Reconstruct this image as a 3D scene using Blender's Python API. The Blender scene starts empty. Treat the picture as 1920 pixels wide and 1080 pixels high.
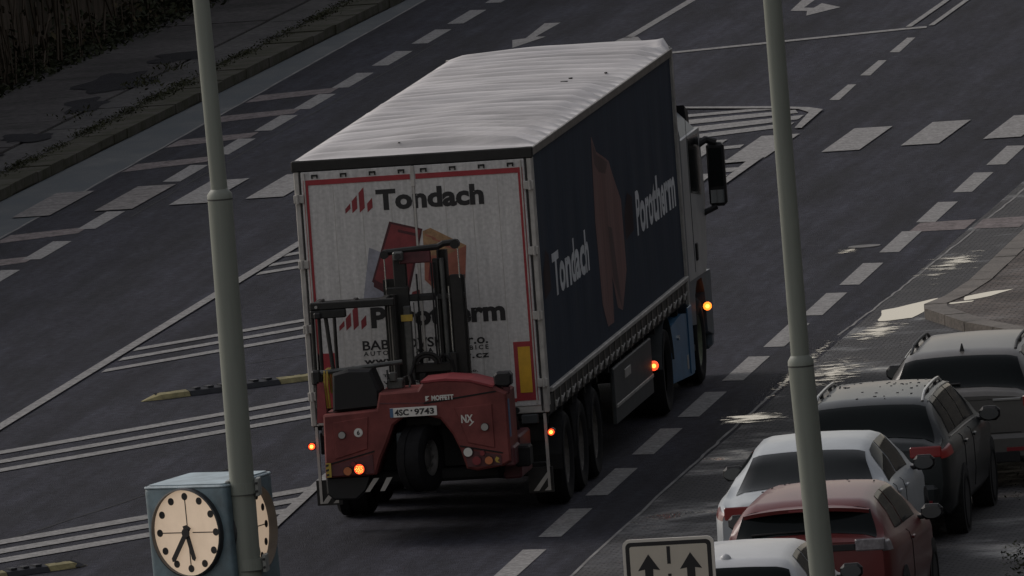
import bpy, math, random
from mathutils import Vector, Matrix, noise
random.seed(7)
R = math.radians
S = bpy.context.scene
COL = S.collection

# ------------------------------------------------------------------ camera
CAMX = (0.9905733925758391, 0.11687176420615496, -0.07145169453647154)
CAMY = (0.061170281043309856, 0.08931285905136858, 0.9941234379719416)
CAMF = (-0.12256651515758621, 0.9891229468268398, -0.08132186312864399)
cd = bpy.data.cameras.new('camera'); cam = bpy.data.objects.new('camera', cd); COL.objects.link(cam)
m = Matrix.Identity(4)
for i in range(3):
    m[i][0] = CAMX[i]; m[i][1] = CAMY[i]; m[i][2] = -CAMF[i]
m[0][3], m[1][3], m[2][3] = 26.65230543500135, -207.2455338162362, 19.51214063260234
cam.matrix_world = m
cd.sensor_width = 36; cd.lens = 36994.8/1920*36; cd.clip_start = 5; cd.clip_end = 3000
S.camera = cam
S.render.resolution_x = 1024; S.render.resolution_y = 576

# ------------------------------------------------------------------ world and sun
SUN_EL, SUN_AZ = R(36), R(-62)          # azimuth measured from +Y towards +X
w = bpy.data.worlds.new('World'); S.world = w; w.use_nodes = True
nt = w.node_tree; bg = nt.nodes['Background']
sky = nt.nodes.new('ShaderNodeTexSky'); sky.sky_type = 'NISHITA'; sky.sun_disc = False
sky.sun_elevation = SUN_EL; sky.sun_rotation = SUN_AZ; sky.dust_density = 0.9; sky.air_density = 1.8; sky.ozone_density = 1
hs = nt.nodes.new('ShaderNodeHueSaturation'); hs.inputs['Saturation'].default_value = 0.36
nt.links.new(sky.outputs[0], hs.inputs['Color'])
tint = nt.nodes.new('ShaderNodeMixRGB'); tint.blend_type = 'MULTIPLY'; tint.inputs[0].default_value = 1
tint.inputs[2].default_value = (1.0, 0.93, 0.91, 1)
nt.links.new(hs.outputs[0], tint.inputs[1]); nt.links.new(tint.outputs[0], bg.inputs[0])
bg.inputs[1].default_value = 0.085
sd = bpy.data.lights.new('sun', 'SUN'); sd.energy = 1.1; sd.angle = R(24); sd.color = (1, .93, .87)
sun = bpy.data.objects.new('sun', sd); COL.objects.link(sun)
sdir = Vector((math.sin(SUN_AZ)*math.cos(SUN_EL), math.cos(SUN_AZ)*math.cos(SUN_EL), math.sin(SUN_EL)))
sun.rotation_euler = sdir.to_track_quat('Z', 'Y').to_euler(); sun.location = (0, 0, 60)
S.view_settings.view_transform = 'Standard'; S.view_settings.look = 'None'
S.view_settings.gamma = 1; S.view_settings.use_curve_mapping = False
S.view_settings.exposure = 0.38
S.render.engine = 'CYCLES'

# ------------------------------------------------------------------ materials
def mat(name, col, rough=.6, metal=0, spec=.5, var=0, vscale=3, vcol=None, bump=0, bscale=40, emit=None, estr=0,
        stretch=(1, 1, 1), coat=0, rvar=0, speck=0, sa=.35):
    M = bpy.data.materials.new(name); M.use_nodes = True
    n = M.node_tree.nodes; l = M.node_tree.links; b = n['Principled BSDF']
    b.inputs['Base Color'].default_value = (*col, 1); b.inputs['Roughness'].default_value = rough
    b.inputs['Metallic'].default_value = metal; b.inputs['Specular IOR Level'].default_value = spec
    b.inputs['Coat Weight'].default_value = coat
    tc = n.new('ShaderNodeTexCoord'); mp = n.new('ShaderNodeMapping'); mp.inputs['Scale'].default_value = stretch
    l.new(tc.outputs['Object'], mp.inputs[0])
    if var or vcol:
        t = n.new('ShaderNodeTexNoise'); t.inputs['Scale'].default_value = vscale; t.inputs['Detail'].default_value = 8
        t.inputs['Roughness'].default_value = .65
        l.new(mp.outputs[0], t.inputs['Vector'])
        r = n.new('ShaderNodeValToRGB'); r.color_ramp.elements[0].position = .35; r.color_ramp.elements[1].position = .65
        v2 = vcol or tuple(c*(1-var) for c in col)
        v1 = tuple(min(1, c*(1+var*.5)) for c in col)
        r.color_ramp.elements[0].color = (*v2, 1); r.color_ramp.elements[1].color = (*v1, 1)
        l.new(t.outputs[0], r.inputs[0]); out = r.outputs[0]
        if speck:
            t2 = n.new('ShaderNodeTexNoise'); t2.inputs['Scale'].default_value = speck; t2.inputs['Detail'].default_value = 3
            l.new(tc.outputs['Object'], t2.inputs['Vector'])
            r2 = n.new('ShaderNodeValToRGB'); r2.color_ramp.elements[0].position = .3; r2.color_ramp.elements[1].position = .7
            r2.color_ramp.elements[0].color = (1-sa, 1-sa, 1-sa, 1); r2.color_ramp.elements[1].color = (1+sa*.85, 1+sa*.85, 1+sa*.85, 1)
            l.new(t2.outputs[0], r2.inputs[0])
            mx = n.new('ShaderNodeMixRGB'); mx.blend_type = 'MULTIPLY'; mx.inputs[0].default_value = 1
            l.new(out, mx.inputs[1]); l.new(r2.outputs[0], mx.inputs[2]); out = mx.outputs[0]
        l.new(out, b.inputs['Base Color'])
        if rvar:
            mr = n.new('ShaderNodeMapRange'); mr.inputs[1].default_value = .3; mr.inputs[2].default_value = .7
            mr.inputs[3].default_value = max(0, rough-rvar); mr.inputs[4].default_value = min(1, rough+rvar)
            l.new(t.outputs[0], mr.inputs[0]); l.new(mr.outputs[0], b.inputs['Roughness'])
    if bump:
        t = n.new('ShaderNodeTexNoise'); t.inputs['Scale'].default_value = bscale; t.inputs['Detail'].default_value = 5
        l.new(mp.outputs[0], t.inputs['Vector'])
        bp = n.new('ShaderNodeBump'); bp.inputs['Strength'].default_value = min(1, bump); bp.inputs['Distance'].default_value = .02
        l.new(t.outputs[0], bp.inputs['Height']); l.new(bp.outputs[0], b.inputs['Normal'])
    if emit:
        b.inputs['Emission Color'].default_value = (*emit, 1); b.inputs['Emission Strength'].default_value = estr
    return M

def wet_cobble(name, c1, c2, wet=.5, size=.11, wetlo=.5, wethi=.62):
    """Small setts: brick pattern gives joints and relief; a noise mask decides where water film lies between them."""
    M = bpy.data.materials.new(name); M.use_nodes = True
    n = M.node_tree.nodes; l = M.node_tree.links; b = n['Principled BSDF']
    tc = n.new('ShaderNodeTexCoord')
    br = n.new('ShaderNodeTexBrick'); br.inputs['Scale'].default_value = 1
    br.inputs['Brick Width'].default_value = size*1.1; br.inputs['Row Height'].default_value = size
    br.inputs['Mortar Size'].default_value = size*.12; br.inputs['Mortar Smooth'].default_value = .4
    br.inputs['Color1'].default_value = (*c1, 1); br.inputs['Color2'].default_value = (*c2, 1)
    br.inputs['Mortar'].default_value = (c1[0]*.3, c1[1]*.3, c1[2]*.28, 1)
    nz = n.new('ShaderNodeTexNoise'); nz.inputs['Scale'].default_value = 2.5
    ad = n.new('ShaderNodeVectorMath'); ad.operation = 'MULTIPLY_ADD'; ad.inputs[1].default_value = (.05, .05, 0)
    l.new(tc.outputs['Object'], nz.inputs['Vector']); l.new(nz.outputs['Color'], ad.inputs[0]); l.new(tc.outputs['Object'], ad.inputs[2])
    l.new(ad.outputs[0], br.inputs['Vector'])
    big = n.new('ShaderNodeTexNoise'); big.inputs['Scale'].default_value = .55; big.inputs['Detail'].default_value = 7; big.inputs['Roughness'].default_value = .6
    l.new(tc.outputs['Object'], big.inputs['Vector'])
    vr = n.new('ShaderNodeMapRange'); vr.inputs[1].default_value = .3; vr.inputs[2].default_value = .7; vr.inputs[3].default_value = .55; vr.inputs[4].default_value = 1.35
    l.new(big.outputs[0], vr.inputs[0])
    mx = n.new('ShaderNodeVectorMath'); mx.operation = 'SCALE'
    l.new(br.outputs['Color'], mx.inputs[0]); l.new(vr.outputs[0], mx.inputs['Scale']); l.new(mx.outputs[0], b.inputs['Base Color'])
    wm = n.new('ShaderNodeMapRange'); wm.inputs[1].default_value = wetlo; wm.inputs[2].default_value = wethi
    wm.inputs[3].default_value = .85; wm.inputs[4].default_value = .85-wet
    l.new(big.outputs[0], wm.inputs[0]); l.new(wm.outputs[0], b.inputs['Roughness'])
    b.inputs['Specular IOR Level'].default_value = .3
    bp = n.new('ShaderNodeBump'); bp.inputs['Strength'].default_value = .7; bp.inputs['Distance'].default_value = .012
    inv = n.new('ShaderNodeMath'); inv.operation = 'SUBTRACT'; inv.inputs[0].default_value = 1
    l.new(br.outputs['Fac'], inv.inputs[1])
    n2 = n.new('ShaderNodeTexNoise'); n2.inputs['Scale'].default_value = 9; l.new(tc.outputs['Object'], n2.inputs['Vector'])
    a2 = n.new('ShaderNodeMath'); a2.operation = 'ADD'; l.new(inv.outputs[0], a2.inputs[0]); l.new(n2.outputs[0], a2.inputs[1])
    l.new(a2.outputs[0], bp.inputs['Height']); l.new(bp.outputs[0], b.inputs['Normal'])
    return M

K = {}
K['asphalt'] = mat('asphalt', (.0245, .025, .033), .92, spec=.11, var=.42, vscale=.8, bump=.7, bscale=45, speck=9, stretch=(1.6, .25, 1), rvar=.06)
def add_tracks(M, amt=.55, fx=1.1, fy=.025, seed=0):
    n = M.node_tree.nodes; l = M.node_tree.links; b = n['Principled BSDF']; src = b.inputs['Base Color'].links[0].from_socket
    tc = n.new('ShaderNodeTexCoord'); mp = n.new('ShaderNodeMapping'); mp.inputs['Scale'].default_value = (fx, fy, 1); mp.inputs['Location'].default_value = (seed, 0, 0)
    t = n.new('ShaderNodeTexNoise'); t.inputs['Scale'].default_value = 1; t.inputs['Detail'].default_value = 6; t.inputs['Roughness'].default_value = .7
    l.new(tc.outputs['Object'], mp.inputs[0]); l.new(mp.outputs[0], t.inputs['Vector'])
    mr = n.new('ShaderNodeMapRange'); mr.inputs[1].default_value = .32; mr.inputs[2].default_value = .68; mr.inputs[3].default_value = 1-amt*.6; mr.inputs[4].default_value = 1+amt
    l.new(t.outputs[0], mr.inputs[0]); v = n.new('ShaderNodeVectorMath'); v.operation = 'SCALE'
    l.new(src, v.inputs[0]); l.new(mr.outputs[0], v.inputs['Scale']); l.new(v.outputs[0], b.inputs['Base Color'])
add_tracks(K['asphalt']); add_tracks(K['asphalt'], .35, 5, .6, 3)
K['asphalt_patch'] = mat('asphalt_dark', (.0225, .0225, .026), .95, spec=.1, var=.25, vscale=.6, bump=.5, bscale=60, speck=16)
K['soil'] = mat('soil', (.05, .045, .035), .95, spec=.1, var=.4, vscale=.4, bump=.5, bscale=10)
K['paint'] = mat('road_paint', (.235, .23, .225), .85, spec=.15, var=.25, vscale=7, speck=26, bump=.2, bscale=60)
K['paint_dim'] = mat('faded_road_paint', (.19, .178, .172), .88, spec=.12, var=.35, vscale=4, speck=20)
K['paint_worn'] = mat('worn_road_paint', (.175, .152, .15), .9, spec=.1, var=.38, vscale=3.2, speck=18, stretch=(2, 1, 1))
K['seam'] = mat('tar_seam', (.018, .018, .018), .8, spec=.2)
K['joint'] = mat('pale_joint', (.16, .155, .15), .8, var=.5, vscale=1.5)
K['cobble'] = wet_cobble('cobbles', (.062, .06, .062), (.045, .045, .05), .62, .11, .5, .66)
K['sidewalk_mosaic'] = wet_cobble('mosaic_setts', (.105, .082, .070), (.060, .050, .046), .4, .13, .5, .7)
K['gutter'] = mat('wet_gutter', (.052, .062, .07), .7, spec=.2, var=.35, vscale=.8, stretch=(1.5, .6, 1), bump=.3, bscale=30, rvar=.15)
K['slab'] = mat('pavement_slab', (.080, .077, .076), .92, spec=.12, var=.3, vscale=.6, stretch=(1, .6, 1), bump=.4, bscale=25, speck=10)
K['slab2'] = mat('pavement_asphalt', (.074, .069, .069), .92, spec=.12, var=.42, vscale=.5, bump=.4, bscale=25, speck=10)
K['mosskerb'] = mat('mossy_kerb', (.066, .062, .052), .9, spec=.1, var=.3, vscale=2.2, vcol=(.040, .040, .024), bump=.6, bscale=9)
K['kerb'] = mat('granite_kerb', (.12, .105, .09), .7, spec=.3, var=.3, vscale=2, bump=.4, bscale=14, speck=30)
K['puddle'] = mat('puddle_water', (.02, .02, .02), .03, spec=.5)
K['wall'] = mat('old_wall', (.085, .066, .052), .95, spec=.08, var=.4, vscale=1.2, vcol=(.036, .034, .024), stretch=(3, 3, .5), bump=.9, bscale=5)
K['houseplaster'] = mat('house_plaster', (.035, .035, .034), .9, var=.2, vscale=.5)
K['houseroof'] = mat('house_roof', (.07, .04, .03), .9, var=.3, vscale=2)
K['houseframe'] = mat('house_window_frame', (.3, .29, .27), .6)
K['leaf'] = mat('leaves', (.026, .030, .014), .8, spec=.15, var=.4, vscale=3)
K['leaf_dry'] = mat('dry_leaves', (.085, .07, .04), .85, spec=.15, var=.4, vscale=3)
K['grass'] = mat('grass', (.040, .042, .022), .85, spec=.1, var=.4, vscale=2)
K['twig'] = mat('twig', (.060, .048, .036), .85, spec=.1)
K['pole'] = mat('pole_paint', (.20, .215, .185), .5, spec=.35, var=.12, vscale=1.6, stretch=(5, 5, .35), bump=.05, bscale=30)
K['pole_dark'] = mat('pole_seam', (.06, .06, .055), .8)
K['clockblue'] = mat('clock_case_paint', (.105, .155, .18), .45, spec=.4, var=.3, vscale=4, vcol=(.075, .105, .12), bump=.1, bscale=20)
K['clocktop'] = mat('clock_lid', (.30, .38, .42), .5, var=.3, vscale=5)
K['clockface'] = mat('clock_face', (.55, .47, .38), .5, var=.12, vscale=5, emit=(1, .74, .52), estr=.23)
K['clockrim'] = mat('clock_rim', (.02, .022, .025), .5)
K['clockinner'] = mat('clock_recess', (.10, .095, .09), .6)
K['black'] = mat('black_paint', (.012, .010, .010), .5, spec=.3)
K['signwhite'] = mat('sign_face', (.54, .49, .41), .5, spec=.3, var=.05, vscale=6)
K['signborder'] = mat('sign_edge', (.62, .58, .52), .45)
K['galv'] = mat('galvanised', (.25, .26, .25), .5, metal=.4, var=.2, vscale=10)
K['tarp'] = mat('roof_tarpaulin', (.53, .51, .505), .5, spec=.3, var=.3, vscale=1.5, stretch=(.35, 3.2, 1), bump=.25, bscale=7, speck=0)
K['white'] = mat('trailer_white', (.52, .505, .49), .55, spec=.3, var=.14, vscale=2.4, stretch=(9, 1, .5), speck=28, sa=.13)
K['whiteframe'] = mat('frame_white', (.42, .40, .37), .5, var=.25, vscale=5)
K['darkmetal'] = mat('dark_metal', (.022, .021, .02), .6, spec=.3, var=.3, vscale=5)
K['railbrown'] = mat('roof_rail', (.17, .155, .14), .55, metal=.3, var=.3, vscale=6)
K['raillight'] = mat('bottom_rail', (.32, .31, .29), .55, var=.35, vscale=4)
K['navy'] = mat('navy_curtain', (.018, .029, .050), .7, spec=.15, var=.2, vscale=1.5, bump=.15, bscale=3, stretch=(1, 3, .6))
K['red'] = mat('red_tape', (.30, .022, .030), .5, var=.15, vscale=8)
K['redprint'] = mat('red_print', (.22, .024, .030), .6, var=.25, vscale=8)
K['tilered'] = mat('clay_red_print', (.20, .030, .034), .6, var=.3, vscale=7)
K['tileedge'] = mat('clay_dark_print', (.06, .010, .014), .6)
K['brickor'] = mat('brick_orange_print', (.33, .115, .075), .6, var=.25, vscale=10)
K['bricktop'] = mat('brick_ochre_print', (.34, .20, .10), .6, var=.3, vscale=14)
K['shade'] = mat('print_blue_grey', (.27, .27, .31), .6, var=.2, vscale=14)
K['sidered'] = mat('curtain_print_clay', (.15, .066, .060), .6, var=.4, vscale=1.6, stretch=(1, 4, .4))
K['sideredd'] = mat('curtain_print_clay_dark', (.05, .015, .018), .6, var=.4, vscale=1.6, stretch=(1, 4, .4))
K['sidedim'] = mat('curtain_emblem', (.024, .012, .016), .65, spec=.1)
K['letter'] = mat('curtain_letters', (.58, .60, .62), .6, var=.2, vscale=3)
K['ink'] = mat('black_print', (.013, .012, .013), .6)
K['yellow'] = mat('yellow_reflector', (.60, .33, .015), .45, var=.12, vscale=10)
K['rubber'] = mat('tyre_rubber', (.010, .010, .011), .85, spec=.15, var=.3, vscale=10)
K['rim'] = mat('steel_rim', (.22, .22, .21), .45, metal=.6, var=.3, vscale=8)
K['rimdark'] = mat('dirty_rim', (.10, .092, .082), .7, metal=.2, var=.5, vscale=12)
K['rimgreen'] = mat('dull_hub', (.12, .14, .09), .6, metal=.2, var=.3, vscale=12)
K['chassis'] = mat('chassis', (.014, .014, .014), .75, spec=.2, var=.4, vscale=4)
K['skirt'] = mat('side_guard', (.035, .04, .042), .6, var=.3, vscale=3)
K['cabwhite'] = mat('cab_white', (.32, .33, .33), .4, spec=.4, var=.15, vscale=3)
K['cabblue'] = mat('cab_blue', (.04, .13, .24), .42, spec=.4, var=.25, vscale=3)
K['cabgrey'] = mat('cab_bluegrey', (.055, .075, .095), .45, var=.2, vscale=3)
K['edge'] = mat('bright_edge', (.62, .68, .66), .35)
K['glass'] = mat('dark_glass', (.005, .007, .007), .12, spec=.12)
K['glass2'] = mat('tinted_side_glass', (.012, .014, .014), .1, spec=.12)
K['glass2'].node_tree.nodes['Principled BSDF'].inputs['IOR'].default_value = 1.12
K['mirror'] = mat('mirror_glass', (.55, .57, .57), .05, metal=1)
K['mirdim'] = mat('door_mirror_glass', (.09, .095, .095), .2, spec=.5)
K['plastic'] = mat('black_plastic', (.014, .014, .015), .55, spec=.3)
K['liftred'] = mat('forklift_red', (.165, .046, .042), .6, spec=.2, var=.34, vscale=3, bump=.06, bscale=10)
K['liftdark'] = mat('forklift_dark_red', (.085, .020, .024), .6, var=.4, vscale=6)
K['mast'] = mat('mast_steel', (.014, .014, .013), .55, spec=.35, var=.4, vscale=8)
K['bracket'] = mat('bracket_steel', (.045, .055, .062), .6, var=.3, vscale=8)
K['mastgrey'] = mat('greasy_steel', (.075, .078, .075), .45, metal=.3, var=.4, vscale=10)
K['chrome'] = mat('polished_rod', (.55, .56, .55), .25, metal=.9)
K['plate'] = mat('number_plate', (.62, .60, .56), .45)
K['plateblue'] = mat('plate_band', (.05, .11, .20), .5)
K['lensgrey'] = mat('grey_lens', (.30, .29, .27), .35)
K['lenswhite'] = mat('white_lens', (.55, .54, .50), .35)
K['lensorange'] = mat('orange_lens', (.42, .13, .045), .35)
K['lensred'] = mat('red_lens', (.17, .018, .024), .3)
K['glowred'] = mat('lit_tail_lamp', (.6, .05, .02), .4, emit=(1, .07, .02), estr=1.5)
K['glowamb'] = mat('lit_marker_lamp', (.7, .2, .02), .4, emit=(1, .2, .02), estr=2.0)
K['glowcore'] = mat('lamp_filament', (.9, .5, .1), .4, emit=(1, .34, .05), estr=3.2)
K['hose'] = mat('hose_rubber', (.012, .012, .012), .6, spec=.3)
K['yellowpaint'] = mat('yellow_paint', (.40, .28, .04), .55, var=.3, vscale=10)
K['divyellow'] = mat('divider_yellow', (.27, .235, .11), .7, var=.4, vscale=9)
K['divblack'] = mat('divider_black', (.024, .025, .03), .75, var=.3, vscale=9)
K['carwhite'] = mat('car_white', (.36, .385, .40), .38, spec=.3, coat=.1, var=.08, vscale=3, bump=.03, bscale=25)
K['carwhite2'] = mat('car_white_clean', (.42, .43, .44), .38, spec=.3, coat=.1, var=.06, vscale=3, bump=.03, bscale=25)
K['cardark'] = mat('car_dark_grey', (.014, .0175, .018), .40, metal=.0, spec=.35, coat=.18, var=.12, vscale=3, bump=.04, bscale=30)
K['carsilver'] = mat('car_silver', (.10, .096, .090), .38, metal=.15, spec=.3, coat=.12, var=.10, vscale=3, bump=.04, bscale=30)
K['carred'] = mat('car_red', (.105, .018, .017), .38, metal=.0, spec=.3, coat=.14, var=.12, vscale=3, bump=.05, bscale=30)
K['carrim'] = mat('alloy', (.30, .30, .29), .35, metal=.8)
K['taillit'] = mat('tail_light_red', (.06, .006, .008), .3, coat=.1, emit=(1, .06, .05), estr=.02)
K['tailclear'] = mat('tail_light_clear', (.17, .155, .165), .3, coat=.3, var=.55, vscale=16)
K['shutline'] = mat('panel_gap', (.008, .008, .008), .9)
K['trim'] = mat('bright_trim', (.35, .35, .34), .3, metal=.7)

# ------------------------------------------------------------------ mesh helpers
class MB:
    def __init__(s): s.v = []; s.f = []
    def add(s, vs, fs):
        o = len(s.v); s.v += [tuple(v) for v in vs]; s.f += [tuple(i+o for i in f) for f in fs]; return s
    def box(s, x0, x1, y0, y1, z0, z1, ch=0):
        if ch <= 0:
            v = [(x, y, z) for z in (z0, z1) for y in (y0, y1) for x in (x0, x1)]
            return s.add(v, [(0, 2, 3, 1), (4, 5, 7, 6), (0, 1, 5, 4), (1, 3, 7, 5), (3, 2, 6, 7), (2, 0, 4, 6)])
        c = min(ch, (x1-x0)*.45, (y1-y0)*.45, (z1-z0)*.45)
        vs = []; idx = {}
        X = (x0, x1); Y = (y0, y1); Z = (z0, z1); sg = (1, -1)
        for i in (0, 1):
            for j in (0, 1):
                for k in (0, 1):
                    a = (X[i], Y[j]+sg[j]*c, Z[k]+sg[k]*c); b = (X[i]+sg[i]*c, Y[j], Z[k]+sg[k]*c); d = (X[i]+sg[i]*c, Y[j]+sg[j]*c, Z[k])
                    for n_, q in enumerate((a, b, d)): idx[i, j, k, n_] = len(vs); vs.append(q)
        g = lambda *q: idx[q]
        F = []
        for i in (0, 1): F.append((g(i, 0, 0, 0), g(i, 1, 0, 0), g(i, 1, 1, 0), g(i, 0, 1, 0)))
        for j in (0, 1): F.append((g(0, j, 0, 1), g(1, j, 0, 1), g(1, j, 1, 1), g(0, j, 1, 1)))
        for k in (0, 1): F.append((g(0, 0, k, 2), g(1, 0, k, 2), g(1, 1, k, 2), g(0, 1, k, 2)))
        for i in (0, 1):
            for j in (0, 1): F.append((g(i, j, 0, 0), g(i, j, 1, 0), g(i, j, 1, 1), g(i, j, 0, 1)))
            for k in (0, 1): F.append((g(i, 0, k, 0), g(i, 1, k, 0), g(i, 1, k, 2), g(i, 0, k, 2)))
        for j in (0, 1):
            for k in (0, 1): F.append((g(0, j, k, 1), g(1, j, k, 1), g(1, j, k, 2), g(0, j, k, 2)))
        for i in (0, 1):
            for j in (0, 1):
                for k in (0, 1): F.append((g(i, j, k, 0), g(i, j, k, 1), g(i, j, k, 2)))
        return s.add(vs, F)
    def tube(s, pts, r, n=8, cap=True):
        pts = [Vector(p) for p in pts]; rs = r if isinstance(r, (list, tuple)) else [r]*len(pts)
        V = []; F = []
        up = None
        for i, p in enumerate(pts):
            t = (pts[min(i+1, len(pts)-1)]-pts[max(i-1, 0)]).normalized()
            if up is None: up = Vector((0, 0, 1)) if abs(t.z) < .9 else Vector((1, 0, 0))
            a = t.cross(up)
            if a.length < 1e-4: a = t.cross(Vector((0, 1, .1)))
            a.normalize(); b = a.cross(t); up = b
            for k in range(n):
                q = 2*math.pi*k/n; V.append(p+(a*math.cos(q)+b*math.sin(q))*rs[i])
        for i in range(len(pts)-1):
            for k in range(n): F.append((i*n+k, i*n+(k+1) % n, (i+1)*n+(k+1) % n, (i+1)*n+k))
        if cap: F.append(tuple(range(n-1, -1, -1))); F.append(tuple((len(pts)-1)*n+k for k in range(n)))
        return s.add(V, F)
    def disc(s, c, r, axis='y', d=.01, n=20, rx=None):
        rx = rx or r; V = []
        for e in (-d/2, d/2):
            for k in range(n):
                a = 2*math.pi*k/n; p = [0, 0, 0]
                if axis == 'y': p = [c[0]+rx*math.cos(a), c[1]+e, c[2]+r*math.sin(a)]
                elif axis == 'x': p = [c[0]+e, c[1]+rx*math.cos(a), c[2]+r*math.sin(a)]
                else: p = [c[0]+rx*math.cos(a), c[1]+r*math.sin(a), c[2]+e]
                V.append(p)
        F = [tuple(range(n)), tuple(range(2*n-1, n-1, -1))]+[(k, (k+1) % n, n+(k+1) % n, n+k) for k in range(n)]
        return s.add(V, F)
    def prism(s, poly, axis, a, b, ch=0):
        """poly = 2D outline in the two other axes; optional chamfer on the 'a' end"""
        def P(u, v, t): return {'x': (t, u, v), 'y': (u, t, v), 'z': (u, v, t)}[axis]
        n = len(poly); V = []; F = []
        if ch:
            cx = sum(p[0] for p in poly)/n; cy = sum(p[1] for p in poly)/n
            ins = []
            area = sum(poly[i][0]*poly[(i+1) % n][1]-poly[(i+1) % n][0]*poly[i][1] for i in range(n)); sg = 1 if area > 0 else -1
            for i in range(n):
                p0, p1, p2 = Vector(poly[i-1]), Vector(poly[i]), Vector(poly[(i+1) % n])
                e1 = (p1-p0).normalized(); e2 = (p2-p1).normalized()
                nn = Vector((-e1.y-e2.y, e1.x+e2.x))*sg
                if nn.length < 1e-5: nn = Vector((-e1.y, e1.x))*sg
                nn.normalize(); ins.append(tuple(p1+nn*ch))
            rings = [(ins, a), (poly, a+(ch if b > a else -ch)), (poly, b)]
        else: rings = [(poly, a), (poly, b)]
        for pl, t in rings: V += [P(u, v, t) for u, v in pl]
        for r in range(len(rings)-1): F += [(r*n+k, r*n+(k+1) % n, (r+1)*n+(k+1) % n, (r+1)*n+k) for k in range(n)]
        F.append(tuple(range(n))); F.append(tuple((len(rings)-1)*n+k for k in range(n-1, -1, -1)))
        return s.add(V, F)
    def flat(s, poly, z):
        return s.add([(x, y, z) for x, y in poly], [tuple(range(len(poly)))])
    def mesh(s, name, material, smooth=False):
        me = bpy.data.meshes.new(name); me.from_pydata(s.v, [], s.f); me.validate(); me.update()
        import bmesh
        b = bmesh.new(); b.from_mesh(me); bmesh.ops.recalc_face_normals(b, faces=b.faces)
        b.to_mesh(me); b.free()
        me.materials.append(material)
        if smooth:
            for p in me.polygons: p.use_smooth = True
            if smooth != 'all': me.set_sharp_from_angle(angle=R(38))
        return me

def link(name, me, parent=None, loc=(0, 0, 0), rot=(0, 0, 0), scale=None):
    o = bpy.data.objects.new(name, me); COL.objects.link(o); o.parent = parent; o.location = loc; o.rotation_euler = rot
    if scale: o.scale = scale
    return o
def part(name, mb, m_, parent, smooth=False, label=None):
    o = link(name, mb.mesh(name, K[m_], smooth), parent)
    if label: o['label'] = label
    return o
def thing(name, label, cat, loc=(0, 0, 0), rz=0, group=None):
    o = link(name, None, None, loc, (0, 0, rz)); o.empty_display_size = .3
    o['label'] = label; o['category'] = cat
    if group: o['group'] = group
    return o
def struct(name, mb, m_, smooth=False, kind='structure', parent=None, label=None):
    o = link(name, mb.mesh(name, K[m_], smooth), parent); o['kind'] = kind
    if label: o['label'] = label
    return o
def text_mesh(name, txt, m_, size, width=None, bold=.0, depth=.0, spacing=1.0):
    """text in its own XY plane -> list of verts/faces, fitted to a width and cap height"""
    c = bpy.data.curves.new(name, 'FONT'); c.body = txt; c.size = 1; c.offset = bold; c.extrude = depth; c.space_character = spacing
    c.resolution_u = 3
    o = bpy.data.objects.new(name, c); COL.objects.link(o)
    dg = bpy.context.evaluated_depsgraph_get(); me = bpy.data.meshes.new_from_object(o.evaluated_get(dg))
    bpy.data.objects.remove(o); bpy.data.curves.remove(c)
    xs = [v.co.x for v in me.vertices]; ys = [v.co.y for v in me.vertices]
    x0, x1, y0, y1 = min(xs), max(xs), min(ys), max(ys)
    sy = size/(y1-min(0, y0) if 0 else (y1-y0)); sx = (width/(x1-x0)) if width else sy
    for v in me.vertices: v.co.x = (v.co.x-x0)*sx; v.co.y = (v.co.y-y0)*sy; v.co.z *= 1
    me.name = name; me.materials.clear(); me.materials.append(K[m_])
    return me
def text_rear(name, txt, m_, x, z, h, wd, y, parent, bold=.03, spacing=1, rot=0):
    me = text_mesh(name, txt, m_, h, wd, bold, .001, spacing)
    return link(name, me, parent, (x, y, z), (R(90), rot, 0))
def text_side(name, txt, m_, y, z, h, wd, x, parent, bold=.03):
    me = text_mesh(name, txt, m_, h, wd, bold, .001)
    return link(name, me, parent, (x, y, z), (R(90), 0, R(90)))

# ------------------------------------------------------------------ ground
g = MB(); g.box(-1200, 1200, -600, 2400, -1.0, -.02); ground = struct('ground', g, 'soil')
def gx(a, b, y): return a+b*(y-60)
wallx = lambda y: gx(-15.15, .055, y)
kback = lambda y: gx(-11.97, .030, y)
kfront = lambda y: gx(-11.42, .033, y)
gutx = lambda y: gx(-10.63, .014, y)
swj = lambda y: gx(-12.68, .028, y)
ys = list(range(-120, 221, 10))
def strip(xa, xb, z, ys=ys):
    s = MB(); V = []; F = []
    for i, y in enumerate(ys): V += [(xa(y), y, z), (xb(y), y, z)]
    for i in range(len(ys)-1): F.append((2*i, 2*i+1, 2*i+3, 2*i+2))
    return s.add(V, F)
road = struct('road', strip(gutx, lambda y: 2.17+.006*(y+2) if y > -2 else 2.17, 0), 'asphalt')
gut = struct('gutter', strip(kfront, gutx, .001), 'gutter')
cob = struct('cobbled_parking_lane', strip(lambda y: 2.17+.006*(y+2) if y > -2 else 2.17, lambda y: 14, .0), 'cobble')
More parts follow.
